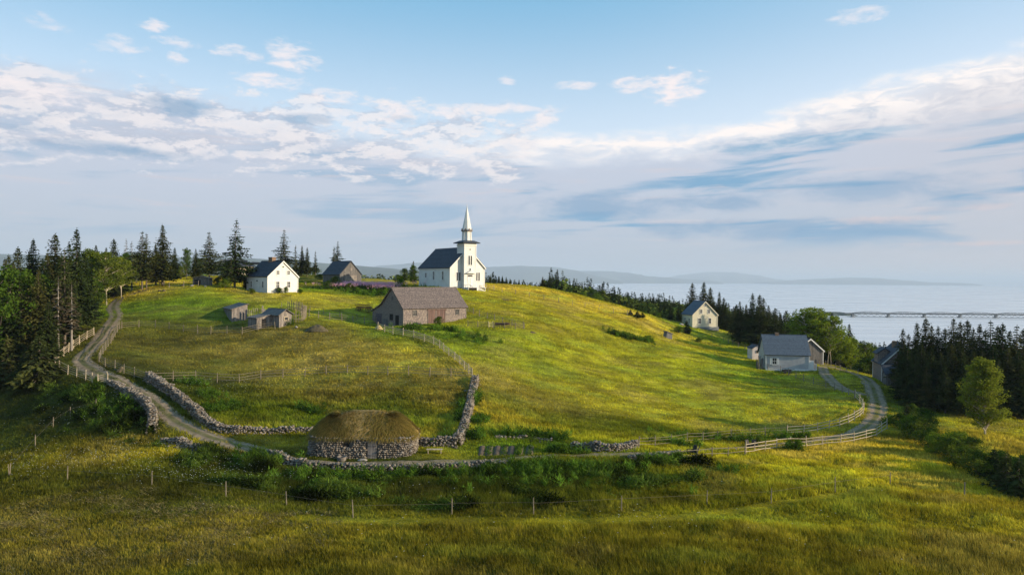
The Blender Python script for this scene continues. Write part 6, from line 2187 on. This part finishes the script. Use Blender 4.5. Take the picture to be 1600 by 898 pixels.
sl_y = .35
MB().box(bx_(1318), bx_(1760), -4, 4, deck - 1.7, deck + .7).build('deck', M['steel'], br)
MB().box(bx_(1322), bx_(1760), -4.6, -4.1, .9, 1.7).build('lower_chord', M['steel'], br)
for k, px_ in enumerate(pier_px):
    xc = bx_(px_)
    mb = MB()
    mb.prism([(xc - 5, -6), (xc + 5, -6), (xc + 3.4, 2.0), (xc - 3.4, 2.0)], -6, 6)
    mb.prism([(xc - 2.2, 2.0), (xc + 2.2, 2.0), (xc + 2.2, deck - 1.3), (xc - 2.2, deck - 1.3)], -3, 3)
    mb.build('pier', M['concrete'], br)
for k in range(len(pier_px) - 1):
    xa, xb = bx_(pier_px[k]), bx_(pier_px[k + 1])
    mb = MB()
    n = 10
    top = [(xa + (xb - xa) * i / n, deck + .6 + 3.4 * math.sin(math.pi * i / n) ** .8) for i in range(n + 1)]
    for yy in (-4.0, 4.0):
        for i in range(n):
            mb.bar((top[i][0], yy, top[i][1]), (top[i + 1][0], yy, top[i + 1][1]), .55)
            if i:
                mb.bar((top[i][0], yy, deck), (top[i][0], yy, top[i][1]), .4)
            if i % 2 == 0:
                mb.bar((top[i][0], yy, deck), (top[i + 1][0], yy, top[i + 1][1]), .35)
            else:
                mb.bar((top[i][0], yy, top[i][1]), (top[i + 1][0], yy, deck), .35)
    mb.build('truss', M['steel'], br)
    mb = MB()
    m_ = 6
    for i in range(m_):
        xa_ = xa + (xb - xa) * i / m_; xm = xa + (xb - xa) * (i + .5) / m_; xc_ = xa + (xb - xa) * (i + 1) / m_
        mb.bar((xa_, -4.4, deck - 1.2), (xm, -4.4, 1.5), .55); mb.bar((xm, -4.4, 1.5), (xc_, -4.4, deck - 1.2), .55)
    mb.build('under_bracing', M['steel'], br)

# ------------------------------------------------------------------ pink flowers, white umbels, weeds
def blade_field(name, X, Y, hgt, wid, col, nb, lean=.25, matn='grass', wind=(-.15, .05), leafy=0.0, dens_rad=.12, label='', cat='grass'):
    n = len(X)
    hgt = np.broadcast_to(hgt, (n,)); wid = np.broadcast_to(wid, (n,))
    bx = np.repeat(X, nb) + rng.normal(0, dens_rad, n * nb)
    by = np.repeat(Y, nb) + rng.normal(0, dens_rad, n * nb)
    bz = np.repeat(h(X, Y), nb) - .03
    H_ = np.repeat(hgt, nb) * rng.uniform(.55, 1.15, n * nb)
    W_ = np.repeat(wid, nb) * rng.uniform(.7, 1.3, n * nb)
    if leafy:
        bz = bz + H_ * rng.uniform(0, .85, n * nb)
        H_ = H_ * leafy
    d = np.stack([rng.normal(wind[0], lean, n * nb), rng.normal(wind[1], lean, n * nb), np.ones(n * nb)], -1)
    a = rng.uniform(0, np.pi, n * nb)
    s_ = np.stack([np.cos(a), np.sin(a), np.zeros(n * nb)], -1)
    B = np.stack([bx, by, bz], -1)
    V = np.stack([B - s_ * (W_ * .5)[:, None], B + s_ * (W_ * .5)[:, None], B + d * H_[:, None]], 1).reshape(-1, 3)
    c = np.repeat(col * rng.uniform(.7, 1.3, (n, 1)), nb, axis=0) * rng.uniform(.6, 1.4, (n * nb, 1))
    c = np.repeat(c, 3, axis=0)
    c[2::3] *= 1.12
    o = np_mesh(name, V, np.arange(len(V)).reshape(-1, 3), M[matn], c)
    return tag(o, label, cat, kind='stuff')


def scatter(D0_, D1_, dens, amax=.78):
    n = int(dens * amax * (D1_ ** 2 - D0_ ** 2))
    D = np.sqrt(rng.uniform(D0_ ** 2, D1_ ** 2, n))
    x = D * rng.uniform(-amax, amax, n)
    return x, D


# footprints kept free of grass
FOOT = []
for o in list(COL.objects):
    if o.type == 'EMPTY' and o.get('category') in ('house', 'barn', 'church', 'shed', 'cottage', 'garden bed', 'building'):
        for ch_ in o.children:
            if ch_.name.split('.')[0] in ('wall', 'soil'):
                ms = ch_.data.vertices
                mw_ = Matrix.Translation(o.location) @ Matrix.Rotation(o.rotation_euler.z, 4, 'Z')
                xs = [v_.co.x for v_ in ms]; ys = [v_.co.y for v_ in ms]
                FOOT.append((o.location.x, o.location.y, o.rotation_euler.z, min(xs) + .1, max(xs) - .1, min(ys) + .1, max(ys) - .1))


def clear(x, y, extra=-.35):
    k = ~on_lane(x, y, extra)
    for (ox, oy, rz, a0, a1, b0, b1) in FOOT:
        c_, s_ = math.cos(-rz), math.sin(-rz)
        u = (x - ox) * c_ - (y - oy) * s_; v = (x - ox) * s_ + (y - oy) * c_
        k &= ~((u > a0) & (u < a1) & (v > b0) & (v < b1))
    return k


HZN = []
for (a_, b_, rx, ry, hh_) in [(300, 478, 26, 12, .12), (480, 465, 16, 8, .12), (430, 500, 14, 6, .14), (520, 480, 14, 8, .14), (700, 712, 5, 3, .12), (570, 717, 9, 3.5, .10), (400, 700, 8, 3, .15), (300, 560, 25, 5, .22), (1120, 520, 16, 6, .12), (1320, 570, 12, 10, .12), (140, 500, 6, 12, .18), (450, 715, 5, 2.5, .12), (900, 708, 20, 1.5, .2), (1000, 806, 45, 1.6, .14),
                              (110, 840, 22, 7, .20), (60, 800, 14, 5, .16), (40, 640, 16, 14, .18), (1320, 560, 8, 8, .1), (860, 700, 4, 2, .2), (700, 520, 10, 5, .4), (850, 560, 30, 18, .22), (1000, 560, 40, 30, .24)]:
    q = at(a_, b_); HZN.append((q.x, q.y, rx, ry, hh_))


def gh_(x, y, base):
    w = np.full(x.shape, .35); v = w * base
    for (zx, zy, rx, ry, hh_) in HZN:
        g_ = 1.6 * np.exp(-(((x - zx) / rx) ** 2 + ((y - zy) / ry) ** 2))
        w = w + g_; v = v + g_ * hh_
    r_ = v / w * (.45 + 1.1 * fbm(x, y, 3.0, 71, 3))
    return np.where(track_dist(x, y) < .8, .10, r_)


x, y = scatter(42, 66, 26)
k = clear(x, y); x, y = x[k], y[k]
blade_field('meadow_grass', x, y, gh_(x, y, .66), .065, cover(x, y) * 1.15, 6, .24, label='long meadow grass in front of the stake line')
x, y = scatter(66, 96, 15)
k = clear(x, y); x, y = x[k], y[k]
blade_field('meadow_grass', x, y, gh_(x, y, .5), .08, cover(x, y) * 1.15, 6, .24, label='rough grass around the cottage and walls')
x, y = scatter(96, 190, 4.6)
k = clear(x, y) & (np.hypot(x * .95, y - 125) < 125); x, y = x[k], y[k]
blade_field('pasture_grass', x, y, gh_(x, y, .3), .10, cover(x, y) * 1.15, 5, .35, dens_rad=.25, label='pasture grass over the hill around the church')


def patch(px_, py_, rx, ry, n, r_):
    q = at(px_, py_)
    return q.x + r_.normal(0, rx * .5, n), q.y + r_.normal(0, ry * .5, n)


# grass standing in the middle of the lanes and creeping in from the verges
X_ = []; Y_ = []
for C, w in LANES:
    nn_ = len(C)
    T_ = np.gradient(C, axis=0); T_ /= np.linalg.norm(T_, axis=1)[:, None]
    N_ = np.stack([-T_[:, 1], T_[:, 0]], -1)
    i = rng.integers(0, nn_, nn_ * 16)
    mid = rng.random(len(i)) < .45
    o_ = np.where(mid, rng.normal(0, .20, len(i)), rng.choice([-1, 1], len(i)) * (w[i] / 2 * rng.uniform(.72, 1.1, len(i))))
    P_ = C[i] + N_[i] * o_[:, None] + T_[i] * rng.uniform(-.4, .4, len(i))[:, None]
    keep = (fbm(P_[:, 0], P_[:, 1], 2.2, 51, 3) > np.where(mid, .50, .36))
    X_.append(P_[keep, 0]); Y_.append(P_[keep, 1])
x = np.concatenate(X_); y = np.concatenate(Y_)
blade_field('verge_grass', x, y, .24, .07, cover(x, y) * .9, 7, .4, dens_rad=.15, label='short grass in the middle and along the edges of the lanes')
# cut hay lying in swirls on the lower left meadow
n = 16000
x = rng.uniform(-44, -8, n); y = rng.uniform(46, 66, n)
wv = fbm(x * 1.4 + 3 * fbm(x, y, 5, 61, 2), y * 2.2, 2.2, 62, 3)
q0_ = at(170, 835)
k = (wv > .50) & (((x - q0_.x) / 17) ** 2 + ((y - q0_.y) / 8.5) ** 2 + .8 * fbm(x, y, 5, 64, 3) < 1.5)
x, y = x[k], y[k]
blade_field('cut_hay', x, y, .22, .10, np.tile([.27, .215, .085], (len(x), 1)) * rng.uniform(.5, 1.3, (len(x), 1)), 4, 1.5, dens_rad=.15, label='dry cut hay lying in swirls on the lower left meadow', cat='hay')


# bright leafy weeds in clumps along walls
WX = []; WY = []; WH = []; WC = []
WD = [(860, 735, 3.4, 1.8, 60), (905, 738, 3.0, 1.6, 60), (935, 745, 2, 1.2, 30), (960, 738, 3, 1.4, 30), (820, 745, 3, 1.6, 30), (770, 735, 3, 1.5, 24), (700, 745, 3, 1.5, 16), (640, 745, 4, 1.5, 14), (480, 745, 3, 1.5, 18), (420, 722, 2.6, 1.0, 40), (395, 715, 2, 1, 26),
      (340, 640, 2.2, 1.2, 30), (325, 620, 2, 1.4, 22), (300, 600, 2, 1.2, 20), (365, 635, 2, 1, 12), (495, 645, 1.2, .8, 14), (470, 640, 1.0, .8, 10), (720, 655, .5, 1.8, 22), (722, 635, .5, 1.8, 18), (745, 625, .6, 2.2, 24), (750, 660, 1.0, 2.0, 34), (745, 683, 1.4, 1.2, 34), (705, 690, 1, .6, 12),
      (830, 684, 3.0, 1.0, 50), (870, 688, 1.6, .8, 30), (800, 682, 1.6, .8, 18), (870, 708, 1.6, .7, 40), (890, 710, 2.0, .5, 30), (1020, 725, 2.2, 1.0, 28), (1060, 722, 1.5, .9, 30), (1240, 705, 1.2, .8, 18), (1150, 690, 8, 1.0, 60), (1250, 686, 5, 1.0, 50), (1060, 697, 5, .8, 24),
      (1130, 735, 4, 1.5, 10), (560, 750, 6, 2, 24), (760, 760, 8, 2, 20), (900, 765, 8, 2, 20), (740, 530, 5, 2.5, 30), (700, 516, 4, .8, 30), (640, 515, 2.5, .7, 24), (180, 640, 4, 3, 30), (205, 655, 3, 2, 24), (140, 615, 5, 3, 20), (450, 508, 2, .5, 10), (1390, 660, 3, 2, 20), (985, 528, 6, 1.5, 60), (560, 458, 8, 2, 40), (600, 460, 6, 2, 30)]
for (a_, b_, rx, ry, n) in WD:
    a1, b1 = patch(a_, b_, rx, ry, n, rng)
    WX.append(a1); WY.append(b1); WH.append(np.full(n, 1.0) * rng.uniform(.5, 1.35, n)); WC.append(np.tile(np.array([.075, .135, .014]), (n, 1)) * rng.uniform(.45, 1.5, (n, 1)))
x = np.concatenate(WX); y = np.concatenate(WY); hh_ = np.concatenate(WH); cc_ = np.concatenate(WC)
k = clear(x, y, .1)
blade_field('tall_weeds', x[k], y[k], hh_[k], .11, cc_[k], 54, .75, dens_rad=.20, leafy=.30, label='bright green leafy weeds clumped along walls and track', cat='weeds')
# dark undergrowth bank below the front wall: low leafy mounds
n = 5200
a_ = rng.uniform(60, 1120, n); b_ = rng.uniform(0, 1, n)
lo = np.interp(a_, [60, 200, 350, 480, 640, 800, 950, 1120], [600, 620, 716, 735, 742, 738, 732, 722])
hi = np.interp(a_, [60, 200, 350, 480, 640, 800, 950, 1120], [650, 690, 755, 785, 798, 795, 780, 745])
X_ = []; Y_ = []
for i in range(0, n):
    pass
qx = []
gpx = np.linspace(60, 1120, 54); gpv = np.linspace(0, 1, 6)
G = np.array([[(lambda q: (q.x, q.y))(at(float(u), float(np.interp(u, a_[np.argsort(a_)], lo[np.argsort(a_)]) * (1 - v) + np.interp(u, a_[np.argsort(a_)], hi[np.argsort(a_)]) * v))) for v in gpv] for u in gpx])
fi = (a_ - 60) / 1060 * 53; fj = b_ * 5
i0 = np.clip(fi.astype(int), 0, 52); j0 = np.clip(fj.astype(int), 0, 4)
fi = (fi - i0)[:, None]; fj = (fj - j0)[:, None]
Q = (G[i0, j0] * (1 - fi) * (1 - fj) + G[i0 + 1, j0] * fi * (1 - fj) + G[i0, j0 + 1] * (1 - fi) * fj + G[i0 + 1, j0 + 1] * fi * fj)
x, y = Q[:, 0], Q[:, 1]
k = clear(x, y, .3) & (fbm(x, y, 3.4, 91, 3) > .54)
x, y = x[k], y[k]
hh_ = .25 + .85 * sstep(fbm(x, y, 3.0, 92, 3), .35, .7)
c_ = np.array([.050, .075, .010]) * (.15 + 2.2 * sstep(fbm(x, y, 2.0, 93, 3), .3, .75))[:, None]
blade_field('undergrowth', x, y, hh_, .13, c_, 34, .85, dens_rad=.34, leafy=.35, label='dark tangled undergrowth on the bank below the walls', cat='undergrowth')
# white umbels
WX = []; WY = []
for (a_, b_, rx, ry, n) in [(170, 715, 16, 6, 420), (120, 730, 12, 5, 120), (300, 745, 10, 4, 160), (360, 750, 8, 3, 70), (340, 610, 12, 5, 90), (420, 605, 14, 5, 70), (590, 610, 8, 3, 30), (150, 640, 10, 5, 90), (560, 850, 30, 8, 30), (1100, 830, 40, 12, 60), (700, 640, 4, 3, 20), (990, 820, 8, 2, 20), (650, 770, 14, 3, 26)]:
    a1, b1 = patch(a_, b_, rx, ry, n, rng)
    WX.append(a1); WY.append(b1)
x = np.concatenate(WX); y = np.concatenate(WY)
k = clear(x, y, .2); x, y = x[k], y[k]
z = h(x, y) + rng.uniform(.45, .85, len(x))
B = np.stack([x, y, z], -1)
V = []
ang = np.linspace(0, 2 * np.pi, 6, endpoint=False)
rad = rng.uniform(.028, .062, len(x))
ring = np.stack([B + np.stack([np.cos(t) * rad, np.sin(t) * rad, .015 * np.sin(3 * t + x)], -1) for t in ang], 1)
V = np.concatenate([B[:, None] + np.array([0, 0, .02]), ring], 1).reshape(-1, 3)
F = np.concatenate([np.stack([np.arange(len(x)) * 7, np.arange(len(x)) * 7 + 1 + i, np.arange(len(x)) * 7 + 1 + (i + 1) % 6], -1) for i in range(6)])
o = np_mesh('white_umbels', V, F, M['grass'], np.tile([.62, .62, .52], (len(V), 1)))
tag(o, 'scattered white umbel flowers in the rough meadow', 'flowers', kind='stuff')
# pink fireweed patch behind the barn
WX = []; WY = []
for (a_, b_, rx, ry, n) in [(565, 451, 10, 2.0, 380), (548, 449, 5, 1.6, 110), (588, 451, 6, 2.0, 220), (604, 455, 3, 1.5, 120)]:
    a1, b1 = patch(a_, b_, rx, ry, n, rng)
    WX.append(a1); WY.append(b1)
x = np.concatenate(WX); y = np.concatenate(WY)
z = h(x, y)
n = len(x)
o = blade_field('fireweed', x, y, 1.25, .08, np.tile([.05, .09, .02], (n, 1)), 6, .12, dens_rad=.12, label='pink fireweed patch in flower behind the big barn', cat='flowers')
pk = 9
B = np.repeat(np.stack([x, y, z], -1), pk, 0) + np.stack([rng.normal(0, .10, n * pk), rng.normal(0, .10, n * pk), rng.uniform(.8, 1.5, n * pk)], -1)
d = rng.normal(size=(n * pk, 3)); d /= np.linalg.norm(d, axis=1)[:, None]
s_ = np.cross(d, rng.normal(size=(n * pk, 3))); s_ /= np.linalg.norm(s_, axis=1)[:, None]
V, F = tri_cloud(B, d, s_, rng.uniform(.12, .22, n * pk), rng.uniform(.10, .16, n * pk))
o = np_mesh('fireweed_blossom', V, F, M['flowerpink'], parent=o)

# ------------------------------------------------------------------ haze
m = bpy.data.materials.new('pale_air')
m.use_nodes = True
g = NT(m.node_tree)
v_ = g.n('ShaderNodeVolumePrincipled')
v_.inputs['Color'].default_value = (0.66, 0.80, 1.0, 1)
v_.inputs['Density'].default_value = 0.65e-4
v_.inputs['Anisotropy'].default_value = 0.0
o_ = g.n('ShaderNodeOutputMaterial')
g.t.links.new(v_.outputs[0], o_.inputs['Volume'])
hb = MB().box(-41000, 41000, -3100, 46500, -125, 330).build('haze', m)
tag(hb, 'pale blue summer haze over the lake', 'haze', kind='stuff')
